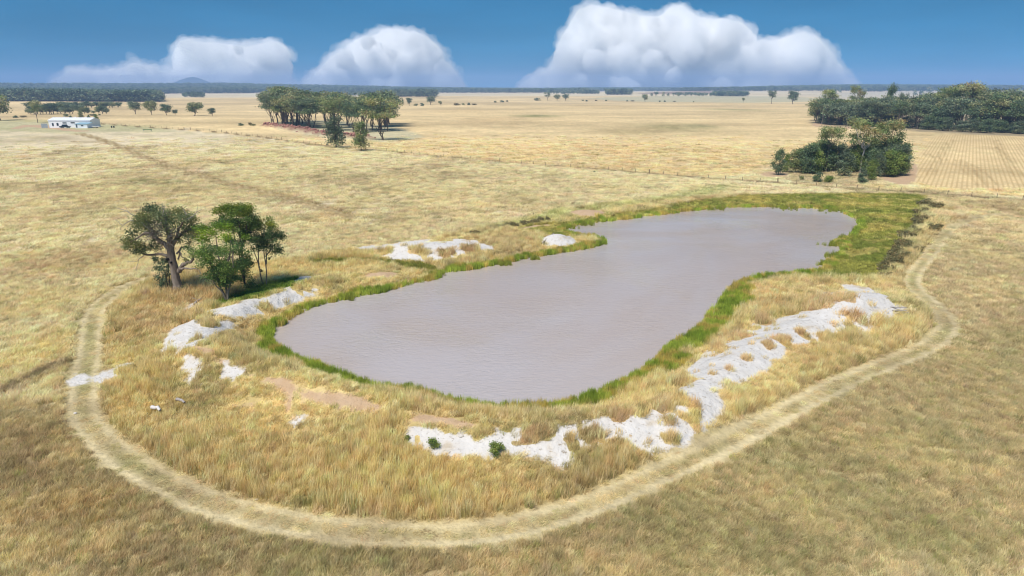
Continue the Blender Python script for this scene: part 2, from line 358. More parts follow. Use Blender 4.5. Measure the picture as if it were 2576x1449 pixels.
def land(x, y):
    """what grows or lies at each place: colour, and measures for bare soil, track, reeds, marsh ..."""
    x = np.asarray(x, float).ravel(); y = np.asarray(y, float).ravel()
    d = np.hypot(x, y)
    wob = (fbm(x, y, .25, 11, 3) - .5)
    F = {}
    soft = lambda name, w, reach=30, k=1.0: sst(-w, w, poly_sd(x, y, REG[name], max(reach, w * 1.2)) + wob * w * 1.4 * k)
    c = np.tile(lin('#e0cba0'), (len(x), 1))
    F['wheat'] = soft('wheat', .8, 30, .4)
    c = mixc(c, lin('#dfc084'), F['wheat'])
    F['ring'] = soft('ring', .9); c = mixc(c, lin('#dabf78'), F['ring'])
    c = mixc(c, lin('#b9a172'), soft('right', 5, 40))
    F['fore'] = soft('fore', 2.0, 40); c = mixc(c, lin('#b8a470'), F['fore'] * .95)
    for (ctr, rx, ry, bc, s) in BLOBS:
        q = ((x - ctr[0]) / rx) ** 2 + ((y - ctr[1]) / ry) ** 2
        k = np.where(q < 6)[0]
        if len(k):
            w = s * np.exp(-q[k] * 1.1) * np.clip(.55 + 1.1 * wob[k] + .45, 0, 1)
            c[k] = mixc(c[k], bc, w)
    far = sst(250, 900, d)
    n1 = fbm(x, y, .045, 21, 4); n2 = fbm(x, y, .16, 31, 3); n3 = fbm(x, y, .012, 51, 3)
    nearw = 1 - sst(300, 900, d)
    c = mixc(c, lin('#8f7340'), .55 * sst(.55, .78, n1) * nearw * (1 - .6 * F['wheat']))
    c = mixc(c, lin('#e6cd8c'), .45 * sst(.52, .75, n2) * nearw)
    c = mixc(c, lin('#9c9658'), .45 * sst(.58, .8, fbm(x, y, .09, 61, 3)) * nearw * (1 - .6 * F['wheat']))
    c = c * (.84 + .32 * n3)[:, None]
    c = c * (1 + F['wheat'] * sst(150, 400, d) * (.65 * (fbm(x * .25, y, .016, 83, 4) - .5) + .3 * (fbm(x * .3, y, .06, 87, 3) - .5)))[:, None]
    c = mixc(c, lin('#cfb078'), .35 * sst(.5, .7, fbm(x, y, .004, 71, 3)) * far)
    for nm, col, w in (('pale1', '#c3b98c', .85), ('pale2', '#cbbd9c', .9), ('pale3', '#ddcfa4', .9), ('dirt', '#8d6c5c', .7)):
        c = mixc(c, lin(col), w * soft(nm, 20, 90))
    c = mixc(c, lin('#a9a86a'), .55 * soft('yard', 4)); 
    c = mixc(c, lin('#a3ab58'), .75 * soft('greenbank', 2.5))
    c = mixc(c, lin('#c7bd92'), .8 * soft('grove', 3)); c = mixc(c, lin('#8d7f64'), .8 * soft('wood', 4)); c = mixc(c, lin('#a3926a'), .7 * soft('copse', 2))
    F['tg'] = soft('treegrass', .9, 10, .6); c = mixc(c, lin('#66842e'), .9 * F['tg'])
    F['edge'] = soft('edge', .9, 10, .6); c = mixc(c, lin('#6d7a2c'), .8 * F['edge'])
    wd = -poly_sd(x, y, WATER, 60); F['wd'] = wd
    # reed belt, broad on the right near bank
    bw = .80 + 1.7 * sst(8, 22, x) * sst(95, 75, y) + .8 * sst(-8, -20, x) * sst(70, 55, y)
    F['reed'] = sst(bw + .5, bw - .3, wd + wob * 3.6) * (wd > -.6)
    F['marsh'] = soft('marsh', 1.3, 20, .8) * (wd > -.3)
    c = mixc(c, lin('#98984c'), .9 * F['marsh'])
    c = mixc(c, lin('#74823a'), .6 * F['marsh'] * sst(.45, .65, fbm(x, y, .2, 81, 3)))
    c = mixc(c, lin('#c2ae6a'), .6 * F['marsh'] * sst(.56, .7, fbm(x, y, .16, 91, 3)))
    c = mixc(c, lin('#8c9a3c'), .92 * F['reed'])
    dl = -poly_sd(x, y, DITCH, 10, False); c = mixc(c, lin('#6a4f2c'), .8 * sst(1.6, .3, dl + wob))
    dl = -poly_sd(x, y, FENCE, 12, False); F['fence'] = sst(1.9, .4, dl + wob * 1.0); c = mixc(c, lin('#74592f'), .95 * F['fence'])
    # wheel tracks
    dr = -poly_sd(x, y, RING, 12, False)
    F['track'] = sst(1.75, 1.15, dr + wob * .7); c = mixc(c, lin('#927e4a'), .6 * sst(2.2, 1.3, dr + wob * 1.0)); c = mixc(c, lin('#c9b37c'), .95 * F['track'])
    rut = np.exp(-((dr - .82 + .3 * wob) / .36) ** 2) * (.5 + .9 * fbm(x, y, .6, 15, 3)); F['rut'] = np.clip(rut, 0, 1)
    c = mixc(c, lin('#a09058'), .6 * sst(.55, .15, dr + .3 * wob) * sst(.35, .6, fbm(x, y, .3, 96, 2))); c = mixc(c, lin('#dfcb98'), .75 * F['rut']); c = mixc(c, lin('#9c9a5a'), .45 * sst(.55, .75, fbm(x, y, .13, 95, 3)) * F['track'] * (1 - F['rut'])); c = mixc(c, lin('#a08a60'), .5 * sst(.5, .7, fbm(x, y, .22, 97, 3)) * F['track'])
    dr2 = -poly_sd(x, y, DIAG, 12, False)
    t2 = sst(2.0, 1.3, dr2); r2 = np.exp(-((dr2 - .85) / .4) ** 2)
    F['track'] = np.maximum(F['track'], t2); c = mixc(c, lin('#98793e'), .85 * sst(3.0, 1.4, dr2 + wob)); c = mixc(c, lin('#dcc994'), .6 * r2)
    for a in ARCS:
        da = -poly_sd(x, y, a, 8, False); ra = np.exp(-((da - .9) / .38) ** 2)
        c = mixc(c, lin('#8a6e38'), .4 * ra); F['track'] = np.maximum(F['track'], ra * .8)
    wh = np.full(len(x), -3.0)
    for p in WHITE:
        wh = np.maximum(wh, poly_sd(x, y, p, 3.0))
    hole = (fbm(x, y, .55, 17, 3) - .5)
    F['white'] = wh + .6 + hole * 1.0 - 2.0 * sst(.62, .70, fbm(x, y, .45, 19, 3))
    for ctr, rx, ry in ISLES:
        q = ((x - ctr[0]) / rx) ** 2 + ((y - ctr[1]) / ry) ** 2
        kk = np.where(q < 3)[0]
        F['white'][kk] -= 2.6 * sst(1.6, .5, q[kk] + 3.0 * hole[kk]); c[kk] = mixc(c[kk], lin('#c49e70'), .7 * sst(1.6, .6, q[kk]))
    ba = np.full(len(x), -3.0)
    for p in BARE:
        ba = np.maximum(ba, poly_sd(x, y, p, 3.0))
    F['bare'] = ba + .2 + hole * 1.0
    dl = -poly_sd(x, y, RUB, 30, False); F['rubble'] = sst(5.5, 3.0, dl + wob * 2); c = mixc(c, lin('#a0705a'), .9 * F['rubble'])
    F['rows'] = soft('rows', 1.2, 20, .3)
    F['d'] = d
    g = c @ np.array([.30, .55, .15]); grn = np.maximum.reduce([F['reed'], F['marsh'], F['tg'], F['edge']])
    c = c + (g[:, None] * np.array([1.02, 1.0, .94]) - c) * (.17 * (1 - grn) * (1 - .2 * F['ring']))[:, None]
    return np.clip(c, 0, 1), F

# ------------------------------------------------------------------ materials
def newmat(name):
    m = bpy.data.materials.new(name); m.use_nodes = True
    nt = m.node_tree
    b = nt.nodes['Principled BSDF']
    b.inputs['Roughness'].default_value = .85
    b.inputs['Specular IOR Level'].default_value = .2
    return m, nt, b

def N(nt, t, **kw):
    n = nt.nodes.new(t)
    for k, v in kw.items():
        setattr(n, k, v)
    return n

def mixnode(nt, fac, a, b, blend='MIX'):
    m = N(nt, 'ShaderNodeMix', data_type='RGBA', blend_type=blend)
    for i, v in ((0, fac), (6, a), (7, b)):
        if hasattr(v, 'default_value') or isinstance(v, bpy.types.NodeSocket):
            nt.links.new(v, m.inputs[i])
        elif i == 0:
            m.inputs[i].default_value = v
        else:
            m.inputs[i].default_value = (*v[:3], 1)
    return m.outputs[2]

def noise(nt, vec, scale, detail=4, rough=.55, distort=0):
    n = N(nt, 'ShaderNodeTexNoise')
    n.inputs['Scale'].default_value = scale; n.inputs['Detail'].default_value = detail
    n.inputs['Roughness'].default_value = rough; n.inputs['Distortion'].default_value = distort
    if vec: nt.links.new(vec, n.inputs['Vector'])
    return n.outputs['Fac']

def ramp(nt, v, lo, hi, a=0.0, b=1.0):
    n = N(nt, 'ShaderNodeMapRange'); n.interpolation_type = 'SMOOTHSTEP'
    nt.links.new(v, n.inputs[0])
    for i, q in enumerate((lo, hi, a, b)): n.inputs[1 + i].default_value = q
    return n.outputs[0]

def math_(nt, op, a, b=None):
    n = N(nt, 'ShaderNodeMath', operation=op)
    for i, v in enumerate((a, b)):
        if v is None: continue
        if isinstance(v, bpy.types.NodeSocket): nt.links.new(v, n.inputs[i])
        else: n.inputs[i].default_value = v
    return n.outputs[0]

def attr(nt, name, kind='GEOMETRY'):
    n = N(nt, 'ShaderNodeAttribute', attribute_name=name, attribute_type=kind)
    return n

def plain(name, col, rough=.7, var=.12, scale=4.0, metal=0.0, spec=.3):
    m, nt, b = newmat(name)
    tc = N(nt, 'ShaderNodeTexCoord')
    f = noise(nt, tc.outputs['Object'], scale, 5)
    col = np.asarray(col)
    nt.links.new(mixnode(nt, f, col * (1 - var), np.clip(col * (1 + var), 0, 1)), b.inputs['Base Color'])
    b.inputs['Roughness'].default_value = rough; b.inputs['Metallic'].default_value = metal
    b.inputs['Specular IOR Level'].default_value = spec
    return m

def ground_material():
    m, nt, b = newmat('paddock_ground')
    L = nt.links
    geo = N(nt, 'ShaderNodeNewGeometry'); pos = geo.outputs['Position']
    base = attr(nt, 'gcol').outputs['Color']
    fine = noise(nt, pos, 2.2, 6, .65); mid = noise(nt, pos, .35, 5, .6); broad = noise(nt, pos, .05, 5, .6)
    var = math_(nt, 'ADD', math_(nt, 'MULTIPLY', fine, .55), math_(nt, 'ADD', math_(nt, 'MULTIPLY', mid, .55), math_(nt, 'MULTIPLY', broad, .35)))
    tone = ramp(nt, var, .50, .95, .70, 1.22)
    tcol = N(nt, 'ShaderNodeCombineColor')
    for i in range(3): L.new(tone, tcol.inputs[i])
    col = mixnode(nt, 1.0, base, tcol.outputs[0], 'MULTIPLY')
    # drill rows in the stubble
    rows = attr(nt, 'rows').outputs['Fac']
    rot = N(nt, 'ShaderNodeVectorRotate', rotation_type='Z_AXIS'); L.new(pos, rot.inputs['Vector']); rot.inputs['Angle'].default_value = R(33.0)
    sep = N(nt, 'ShaderNodeSeparateXYZ'); L.new(rot.outputs[0], sep.inputs[0])
    w = math_(nt, 'SINE', math_(nt, 'ADD', math_(nt, 'MULTIPLY', sep.outputs[0], 2 * math.pi / 1.15), math_(nt, 'MULTIPLY', mid, 1.5)))
    stripe = math_(nt, 'MULTIPLY', ramp(nt, w, -.2, .8), math_(nt, 'MULTIPLY', rows, ramp(nt, mid, .3, .6, .12, .42)))
    col = mixnode(nt, stripe, col, tuple(lin('#a8814a')))
    # pale clay and tan clay
    edge = math_(nt, 'MULTIPLY', math_(nt, 'SUBTRACT', noise(nt, pos, 1.3, 7, .75), .5), 2.2)
    bare = ramp(nt, math_(nt, 'ADD', attr(nt, 'bare').outputs['Fac'], edge), -.1, .45)
    cl = mixnode(nt, noise(nt, pos, .8, 5), tuple(lin('#b3926e')), tuple(lin('#d2b798')))
    cl = mixnode(nt, ramp(nt, noise(nt, pos, 7, 3), .58, .75), cl, tuple(lin('#a08264')))
    col = mixnode(nt, bare, col, cl)
    white = ramp(nt, math_(nt, 'ADD', attr(nt, 'white').outputs['Fac'], edge), -.15, .35)
    wc = mixnode(nt, noise(nt, pos, .9, 5), tuple(lin('#c6bfb6')), tuple(lin('#e4e0db')))
    wc = mixnode(nt, ramp(nt, noise(nt, pos, 2.6, 6, .75), .56, .66), wc, tuple(lin('#a09484')))
    wc = mixnode(nt, ramp(nt, noise(nt, pos, .45, 4), .55, .75), wc, tuple(lin('#c0b098')))
    col = mixnode(nt, white, col, wc)
    # damp mud by the water
    wet = ramp(nt, attr(nt, 'wd').outputs['Fac'], .1, 1.2, 1.0, 0.0)
    col = mixnode(nt, math_(nt, 'MULTIPLY', wet, .7), col, tuple(lin('#6f5a44')))
    L.new(col, b.inputs['Base Color'])
    bh = math_(nt, 'ADD', math_(nt, 'MULTIPLY', fine, .12), math_(nt, 'MULTIPLY', noise(nt, pos, 1.1, 5), .25))
    bp = N(nt, 'ShaderNodeBump'); bp.inputs['Strength'].default_value = .8; bp.inputs['Distance'].default_value = 1.0
    L.new(bh, bp.inputs['Height']); L.new(bp.outputs[0], b.inputs['Normal'])
    b.inputs['Roughness'].default_value = .95; b.inputs['Specular IOR Level'].default_value = .05
    return m

def water_material():
    m, nt, b = newmat('muddy_water')
    L = nt.links
    geo = N(nt, 'ShaderNodeNewGeometry'); pos = geo.outputs['Position']
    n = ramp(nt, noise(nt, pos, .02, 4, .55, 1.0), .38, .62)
    L.new(mixnode(nt, n, tuple(lin('#b6a497')), tuple(lin('#bbb1ae'))), b.inputs['Base Color'])  # mud colour, with paler grey patches that paint in a reflected overcast sky
    b.inputs['Specular IOR Level'].default_value = .8
    L.new(ramp(nt, noise(nt, pos, .035, 4, .6, .6), .35, .65, .05, .22), b.inputs['Roughness']); b.inputs['IOR'].default_value = 1.33
    mp = N(nt, 'ShaderNodeMapping'); L.new(pos, mp.inputs[0]); mp.inputs['Rotation'].default_value = (0, 0, R(12)); mp.inputs['Scale'].default_value = (.7, 1.5, 1)
    h = math_(nt, 'ADD', noise(nt, mp.outputs[0], 1.3, 5, .65, .8), math_(nt, 'MULTIPLY', noise(nt, mp.outputs[0], .12, 3), .8))
    bp = N(nt, 'ShaderNodeBump'); bp.inputs['Distance'].default_value = .22; L.new(ramp(nt, noise(nt, pos, .06, 3, .6, .8), .35, .65, .25, .65), bp.inputs['Strength'])
    L.new(h, bp.inputs['Height']); L.new(bp.outputs[0], b.inputs['Normal'])
    return m

def leaf_material(name):
    m, nt, b = newmat(name)
    L = nt.links
    c = attr(nt, 'lcol').outputs['Color']
    L.new(c, b.inputs['Base Color']); b.inputs['Roughness'].default_value = .55; b.inputs['Specular IOR Level'].default_value = .35
    tr = N(nt, 'ShaderNodeBsdfTranslucent'); L.new(c, tr.inputs[0])
    mx = N(nt, 'ShaderNodeMixShader'); mx.inputs[0].default_value = .3
    L.new(b.outputs[0], mx.inputs[1]); L.new(tr.outputs[0], mx.inputs[2]); L.new(mx.outputs[0], nt.nodes['Material Output'].inputs[0])
    return m

def grass_material(name):
    m, nt, b = newmat(name)
    L = nt.links
    c = attr(nt, 'tcol', 'INSTANCER').outputs['Color']
    t = attr(nt, 'blade').outputs['Color']
    col = mixnode(nt, 1.0, c, t, 'MULTIPLY')
    L.new(col, b.inputs['Base Color']); b.inputs['Roughness'].default_value = .8; b.inputs['Specular IOR Level'].default_value = .1
    tr = N(nt, 'ShaderNodeBsdfTranslucent'); L.new(col, tr.inputs[0])
    mx = N(nt, 'ShaderNodeMixShader'); mx.inputs[0].default_value = .35
    L.new(b.outputs[0], mx.inputs[1]); L.new(tr.outputs[0], mx.inputs[2]); L.new(mx.outputs[0], nt.nodes['Material Output'].inputs[0])
    return m

def bark_material(name, a, b_, scale=3.0):
    m, nt, b = newmat(name)
    tc = N(nt, 'ShaderNodeTexCoord')
    mp = N(nt, 'ShaderNodeMapping'); nt.links.new(tc.outputs['Object'], mp.inputs[0]); mp.inputs['Scale'].default_value = (1, 1, .25)
    f = noise(nt, mp.outputs[0], scale, 6, .65)
    nt.links.new(mixnode(nt, ramp(nt, f, .3, .7), tuple(a), tuple(b_)), b.inputs['Base Color'])
    bp = N(nt, 'ShaderNodeBump'); bp.inputs['Strength'].default_value = .7; bp.inputs['Distance'].default_value = .08
    nt.links.new(f, bp.inputs['Height']); nt.links.new(bp.outputs[0], b.inputs['Normal'])
    b.inputs['Roughness'].default_value = .9
    return m

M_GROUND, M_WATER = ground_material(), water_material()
M_LEAF = leaf_material('gum_leaves'); M_GRASS = grass_material('grass_blades')
M_BARK = bark_material('grey_bark', lin('#6e6257'), lin('#9a8d80'))
M_BARKD = bark_material('dark_bark', lin('#4a4038'), lin('#75685c'))
M_BARKW = bark_material('pale_bark', lin('#b9aea2'), lin('#ded6cc'))
M_DEAD = bark_material('dead_wood', lin('#8d8580'), lin('#b5aba4'))

# ------------------------------------------------------------------ mesh helpers
def mesh_np(name, V, F, mat, smooth=False):
    V = np.asarray(V, np.float32); F = np.asarray(F, np.int32)
    me = bpy.data.meshes.new(name)
    n, k = F.shape
    me.vertices.add(len(V)); me.vertices.foreach_set('co', V.ravel())
    me.loops.add(n * k); me.loops.foreach_set('vertex_index', F.ravel())
    me.polygons.add(n); me.polygons.foreach_set('loop_start', np.arange(0, n * k, k, dtype=np.int32))
    me.polygons.foreach_set('loop_total', np.full(n, k, np.int32))
    if smooth: me.polygons.foreach_set('use_smooth', np.ones(n, bool))
    me.update(calc_edges=True)
    me.validate()
    if mat:
        for m in (mat if isinstance(mat, (list, tuple)) else [mat]): me.materials.append(m)
    return me

def set_attr(me, name, data, kind='FLOAT'):
    a = me.attributes.new(name, kind, 'POINT')
    if kind == 'FLOAT': a.data.foreach_set('value', np.asarray(data, np.float32).ravel())
    elif kind == 'FLOAT_VECTOR': a.data.foreach_set('vector', np.asarray(data, np.float32).ravel())
    elif kind == 'INT': a.data.foreach_set('value', np.asarray(data, np.int32).ravel())
    else:
        d = np.ones((len(data), 4), np.float32); d[:, :3] = data
        a.data.foreach_set('color', d.ravel())

def link(name, me, parent=None, loc=None, rot=None, scale=None):
    o = bpy.data.objects.new(name, me); COL.objects.link(o)
    if parent: o.parent = parent
    if loc is not None: o.location = loc
    if rot is not None: o.rotation_euler = rot
    if scale is not None: o.scale = scale
    return o

def tag(o, label, cat, group=None, kind=None):
    o['label'] = label; o['category'] = cat
    if group: o['group'] = group
    if kind: o['kind'] = kind
    return o

def thing(name, label, cat, loc=(0, 0, 0), rz=0.0, group=None, scale=None):
    o = bpy.data.objects.new(name, None); COL.objects.link(o); o.empty_display_size = .5
    o.location = loc; o.rotation_euler = (0, 0, rz)
    if scale: o.scale = scale if hasattr(scale, '__len__') else (scale,) * 3
    return tag(o, label, cat, group)

class MB:
    def __init__(s): s.v = []; s.f = []
    def box(s, c, d, rz=0.0, top=None):
        """box centred on c with size d; top = (sx, sy) scales the upper face"""
        tx, ty = top or (1, 1); ca, sa = math.cos(rz), math.sin(rz); k = len(s.v)
        for z, fx, fy in ((-.5, 1, 1), (.5, tx, ty)):
            for a, b in ((-.5, -.5), (.5, -.5), (.5, .5), (-.5, .5)):
                x, y = a * d[0] * fx, b * d[1] * fy
                s.v.append((c[0] + x * ca - y * sa, c[1] + x * sa + y * ca, c[2] + z * d[2]))
        s.f += [tuple(k + i for i in q) for q in ((0, 3, 2, 1), (4, 5, 6, 7), (0, 1, 5, 4), (1, 2, 6, 5), (2, 3, 7, 6), (3, 0, 4, 7))]
        return s
    def prism(s, prof, x0, x1):
        """profile of (y, z) points swept along x"""
        k, n = len(s.v), len(prof)
        s.v += [(x0, a, b) for a, b in prof] + [(x1, a, b) for a, b in prof]
        s.f += [(k + i, k + (i + 1) % n, k + n + (i + 1) % n, k + n + i) for i in range(n)]
        s.f += [tuple(k + i for i in reversed(range(n))), tuple(k + n + i for i in range(n))]
        return s
    def tube(s, pts, rad, sides=7):
        V, F = tube(np.array(pts, float), np.array(rad, float), sides)
        k = len(s.v); s.v += [tuple(a) for a in V]; s.f += [tuple(int(i) + k for i in q) for q in F]
        k2 = k + len(V) - sides; s.f.append(tuple(range(k2, k2 + sides))); s.f.append(tuple(reversed(range(k, k + sides))))
        return s
    def mesh(s, name, mat, smooth=False):
        me = bpy.data.meshes.new(name); me.from_pydata(s.v, [], s.f); me.update()
        if smooth:
            for p in me.polygons: p.use_smooth = True
        me.materials.append(mat); return me
    def build(s, name, mat, parent=None, **kw):
        return link(name, s.mesh(name, mat), parent, **kw)

def tube(pts, rad, sides=6):
    n = len(pts)
    tan = np.gradient(pts, axis=0); tan /= np.linalg.norm(tan, axis=1)[:, None] + 1e-9
    up = np.array([0.31, .95, .05]); V = []
    a = np.linspace(0, 2 * math.pi, sides, endpoint=False)
    for i in range(n):
        u = np.cross(tan[i], up); u /= np.linalg.norm(u) + 1e-9
        w = np.cross(tan[i], u)
        V.append(pts[i] + rad[i] * (np.cos(a)[:, None] * u + np.sin(a)[:, None] * w))
    V = np.vstack(V); F = []
    for i in range(n - 1):
        for j in range(sides):
            F.append((i * sides + j, i * sides + (j + 1) % sides, (i + 1) * sides + (j + 1) % sides, (i + 1) * sides + j))
    return V, np.array(F)

# ------------------------------------------------------------------ the ground, one sheet out to the horizon
fine_az = np.arange(-R(50), R(50), .0030)
coarse = np.linspace(R(50), 2 * math.pi - R(50), 60)
az = np.concatenate([fine_az, coarse])
rr = [2.0, 6.0, 11.0, 15.0]
while rr[-1] < 9300:
    r = rr[-1]
    rr.append(r + min(max(.0030 * (r * r + CAM_H ** 2) / CAM_H, .08), r * .03))
rr.append(9400.0); rr = np.array(rr)
NA, NR = len(az), len(rr)
gx = (rr[:, None] * np.sin(az)[None, :]).ravel(); gy = (rr[:, None] * np.cos(az)[None, :]).ravel()
gz = ground_z(gx, gy)
gi = np.arange(NA * NR).reshape(NR, NA)
a = gi[:-1, :]; b = gi[1:, :]
GF = np.stack([a, np.roll(a, -1, 1), np.roll(b, -1, 1), b], -1).reshape(-1, 4)[:, ::-1]
g_me = mesh_np('ground', np.stack([gx, gy, gz], 1), GF, M_GROUND, True)
gc, gF = land(gx, gy)
set_attr(g_me, 'gcol', gc, 'FLOAT_COLOR')
set_attr(g_me, 'white', np.clip(gF['white'], -2, 2)); set_attr(g_me, 'bare', np.clip(gF['bare'], -2, 2))
set_attr(g_me, 'rows', gF['rows']); set_attr(g_me, 'wd', np.clip(gF['wd'], -3, 5))
ground = tag(link('ground', g_me), 'dry straw coloured farm paddocks with pale clay banks round the dam', 'ground', kind='structure')

# ------------------------------------------------------------------ water
c = np.roll(WATER, -1, 0) - np.roll(WATER, 1, 0)
area = 0.5 * np.sum(WATER[:, 0] * np.roll(WATER[:, 1], -1) - np.roll(WATER[:, 0], -1) * WATER[:, 1])
nrm = np.stack([c[:, 1], -c[:, 0]], 1) / (np.linalg.norm(c, axis=1)[:, None] + 1e-9) * (1 if area > 0 else -1)
WX = WATER + nrm * .5
tris = tessellate_polygon([[Vector((p[0], p[1], 0)) for p in WX]])
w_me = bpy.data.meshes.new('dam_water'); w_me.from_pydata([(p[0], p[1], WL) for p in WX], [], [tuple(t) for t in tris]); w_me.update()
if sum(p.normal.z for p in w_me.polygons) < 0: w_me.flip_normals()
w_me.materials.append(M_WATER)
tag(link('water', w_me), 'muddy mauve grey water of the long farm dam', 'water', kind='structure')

# ------------------------------------------------------------------ far hills
def hill(name, px, ptop, dist, rx, ry, col, label, seed, pitch=1.0):
    u, v, w = ray(px, 220)
    cx_, h = u / v * dist, CAM_H + (220 - ptop) / 1718 * dist * 1.04
    n = 60
    X, Y = np.meshgrid(np.linspace(-1.25, 1.25, n), np.linspace(-1.25, 1.25, n))
    q = np.sqrt(X * X + Y * Y)
    Z = h * np.clip(1 - q ** pitch, -.3, 1) ** 1 if pitch != 2 else h * np.exp(-q * q * 2.2)
    Z = np.where(q < .05, Z * .995, Z) + h * .10 * (fbm(X * 3, Y * 3, 1.5, seed, 5) - .5) * sst(0, .3, q) - 20 * sst(.9, 1.25, q)
    V = np.stack([cx_ + X * rx, dist + Y * ry, Z], -1).reshape(-1, 3)
    i = np.arange(n * n).reshape(n, n)
    F = np.stack([i[:-1, :-1], i[:-1, 1:], i[1:, 1:], i[1:, :-1]], -1).reshape(-1, 4)
    return tag(link(name, mesh_np(name, V, F, plain(name + '_scrub', col, .95, .35, .012), True)), label, 'hill', kind='structure')
hill('hill', 487, 196, 8900, 400, 300, lin('#4e5a4a'), 'blue wooded peak on the skyline', 3, 1.25)
hill('hill', 553, 207, 8500, 360, 250, lin('#7d7a62'), 'lower patchy hill with a mast beside the blue peak', 9, 1.6)
hpos = ray(552, 212); md = 8480
mast = thing('radio_mast', 'thin radio mast on the lower far hill', 'mast', (hpos[0] / hpos[1] * md, md, 84))
MB().tube([(0, 0, 0), (0, 0, 62)], [2.2, 1.2], 5).build('lattice_pole', plain('mast_steel', (.55, .55, .55)), mast)
MB().box((0, 0, 50), (7, 7, 1.5)).build('platform', plain('mast_platform', (.5, .5, .5)), mast)

# ------------------------------------------------------------------ clouds
def cloud_material(name, dens):
    m, nt, b = newmat(name)
    nt.nodes.remove(b)
    v = N(nt, 'ShaderNodeVolumeScatter'); v.inputs['Color'].default_value = (1, .997, .99, 1); v.inputs['Density'].default_value = dens; v.inputs['Anisotropy'].default_value = 0.0
    nt.links.new(v.outputs[0], nt.nodes['Material Output'].inputs['Volume'])
    return m
def ico():
    import bmesh
    bm = bmesh.new(); bmesh.ops.create_icosphere(bm, subdivisions=2, radius=1)
    V = np.array([v.co for v in bm.verts]); F = np.array([[v.index for v in f.verts] for f in bm.faces]); bm.free()
    return V, F
ICO_V, ICO_F = ico()
M_CLOUDCORE = plain('cloud_core', (.93, .93, .94), 1.0, .02, .001, spec=0)
CLOUD_D = 11500
M_CLOUD = cloud_material('cloud_vapour', .010); M_VEIL = cloud_material('cloud_veil', .0016)
def cloud(prof, label, seed, rmin, rmax, n):
    r_ = np.random.default_rng(seed)
    prof = np.array(prof, float); k = CLOUD_D / 1718
    x0, x1 = prof[0, 0], prof[-1, 0]
    top = lambda x: np.interp(x, prof[:, 0], prof[:, 1])
    S = []
    for i in range(n):
        x = r_.uniform(x0, x1); r = r_.uniform(rmin, rmax) * (.5 + .5 * r_.random())
        r = min(r, (228 - top(x)) * .75)
        y = top(x) + r * 1.0 + (r_.random() ** 1.6) * max(0, 225 - top(x) - r)
        ok = all(top(x + q * r) <= y - math.sqrt(max(0, 1 - q * q)) * r * .93 for q in (-.8, -.4, 0, .4, .8)) if x0 + r * .5 < x < x1 - r * .5 else False
        if ok and r > 3: S.append((x, y, r))
    for i in range(int(n * 1.4)):
        x = r_.uniform(x0 + 4, x1 - 4); r = r_.uniform(rmin * .28, rmin * .8)
        S.append((x, max(top(x), top(x - r), top(x + r)) + r * .6, r))
    for x in np.arange(x0 + 26, x1 - 22, 18):
        for y in np.arange(max(top(x), top(x - 20), top(x + 20)) + 26, 222, 20):
            S.append((x + r_.uniform(-4, 4), y, 21))
    for x in np.arange(x0 + 12, x1 - 8, 14):
        S.append((x, 222, min(26, max(6, (222 - top(x)) * .8))))
    def body(name, mat, grow, shift, waves, par=None):
        V, F = [], []
        for x, y, r in S:
            if grow and r > 40: continue
            u, v, w = ray(x, y)
            dep = r_.normal(0, 60 if r == 21 else 260) - (y - 100) * 1.2
            gr = (r + grow * r_.uniform(.3, 1)) * k
            c_ = np.array([u / v, 1.0, w / v]) * (CLOUD_D + dep) + [r_.normal(0, shift), 0, CAM_H + r_.normal(0, shift * .6)]
            V.append(ICO_V * gr * np.array([1, 1.1, .95]) + c_); F.append(ICO_F + len(ICO_V) * len(F))
        o = link(name, mesh_np(name, np.vstack(V), np.vstack(F), mat, True), par)
        rm = o.modifiers.new('merge', 'REMESH'); rm.mode = 'VOXEL'; rm.voxel_size = 19; rm.use_smooth_shade = True
        for sc_, st in waves:
            t = bpy.data.textures.new('billow', 'CLOUDS'); t.noise_scale = sc_; t.noise_depth = 2; t.noise_type = 'SOFT_NOISE'
            d = o.modifiers.new('billow', 'DISPLACE'); d.texture = t; d.strength = st; d.mid_level = .46; d.texture_coords = 'GLOBAL'
        return o
    o = body('cumulus_cloud', M_CLOUD, 0, 0, ((260, 110), (95, 45), (40, 15)))
    body('veil', M_VEIL, 9, 45, ((200, 150), (80, 60)), o)
    return tag(o, label, 'cloud', 'cumulus clouds along the skyline')
cloud([(132, 220), (145, 200), (165, 182), (185, 172), (215, 180), (250, 182), (290, 178), (325, 165), (340, 155), (365, 172), (385, 165), (410, 180), (440, 188), (460, 214)], 'low flat white cloud bank at the far end of the skyline, smallest of them', 1, 10, 22, 160)
cloud([(433, 218), (437, 130), (450, 108), (480, 100), (500, 112), (540, 110), (580, 118), (625, 118), (690, 105), (720, 120), (732, 140), (730, 180), (742, 215)], 'square white cumulus cloud above the blue peak', 2, 14, 34, 260)
cloud([(755, 218), (800, 182), (830, 150), (870, 120), (900, 102), (940, 90), (960, 78), (1010, 80), (1050, 85), (1075, 95), (1090, 110), (1105, 120), (1120, 150), (1140, 175), (1165, 216)], 'domed white cumulus cloud above the gum grove', 3, 16, 40, 300)
cloud([(1305, 218), (1370, 182), (1393, 165), (1400, 110), (1430, 70), (1450, 30), (1490, 12), (1530, 25), (1570, 35), (1620, 45), (1650, 50), (1680, 22), (1720, 20), (1745, 45), (1790, 55), (1830, 55), (1870, 60), (1895, 85), (1912, 112), (1960, 102), (2020, 82), (2060, 100), (2090, 130), (2112, 170), (2150, 216)], 'huge towering white cumulus cloud, largest in the sky', 4, 18, 52, 520)

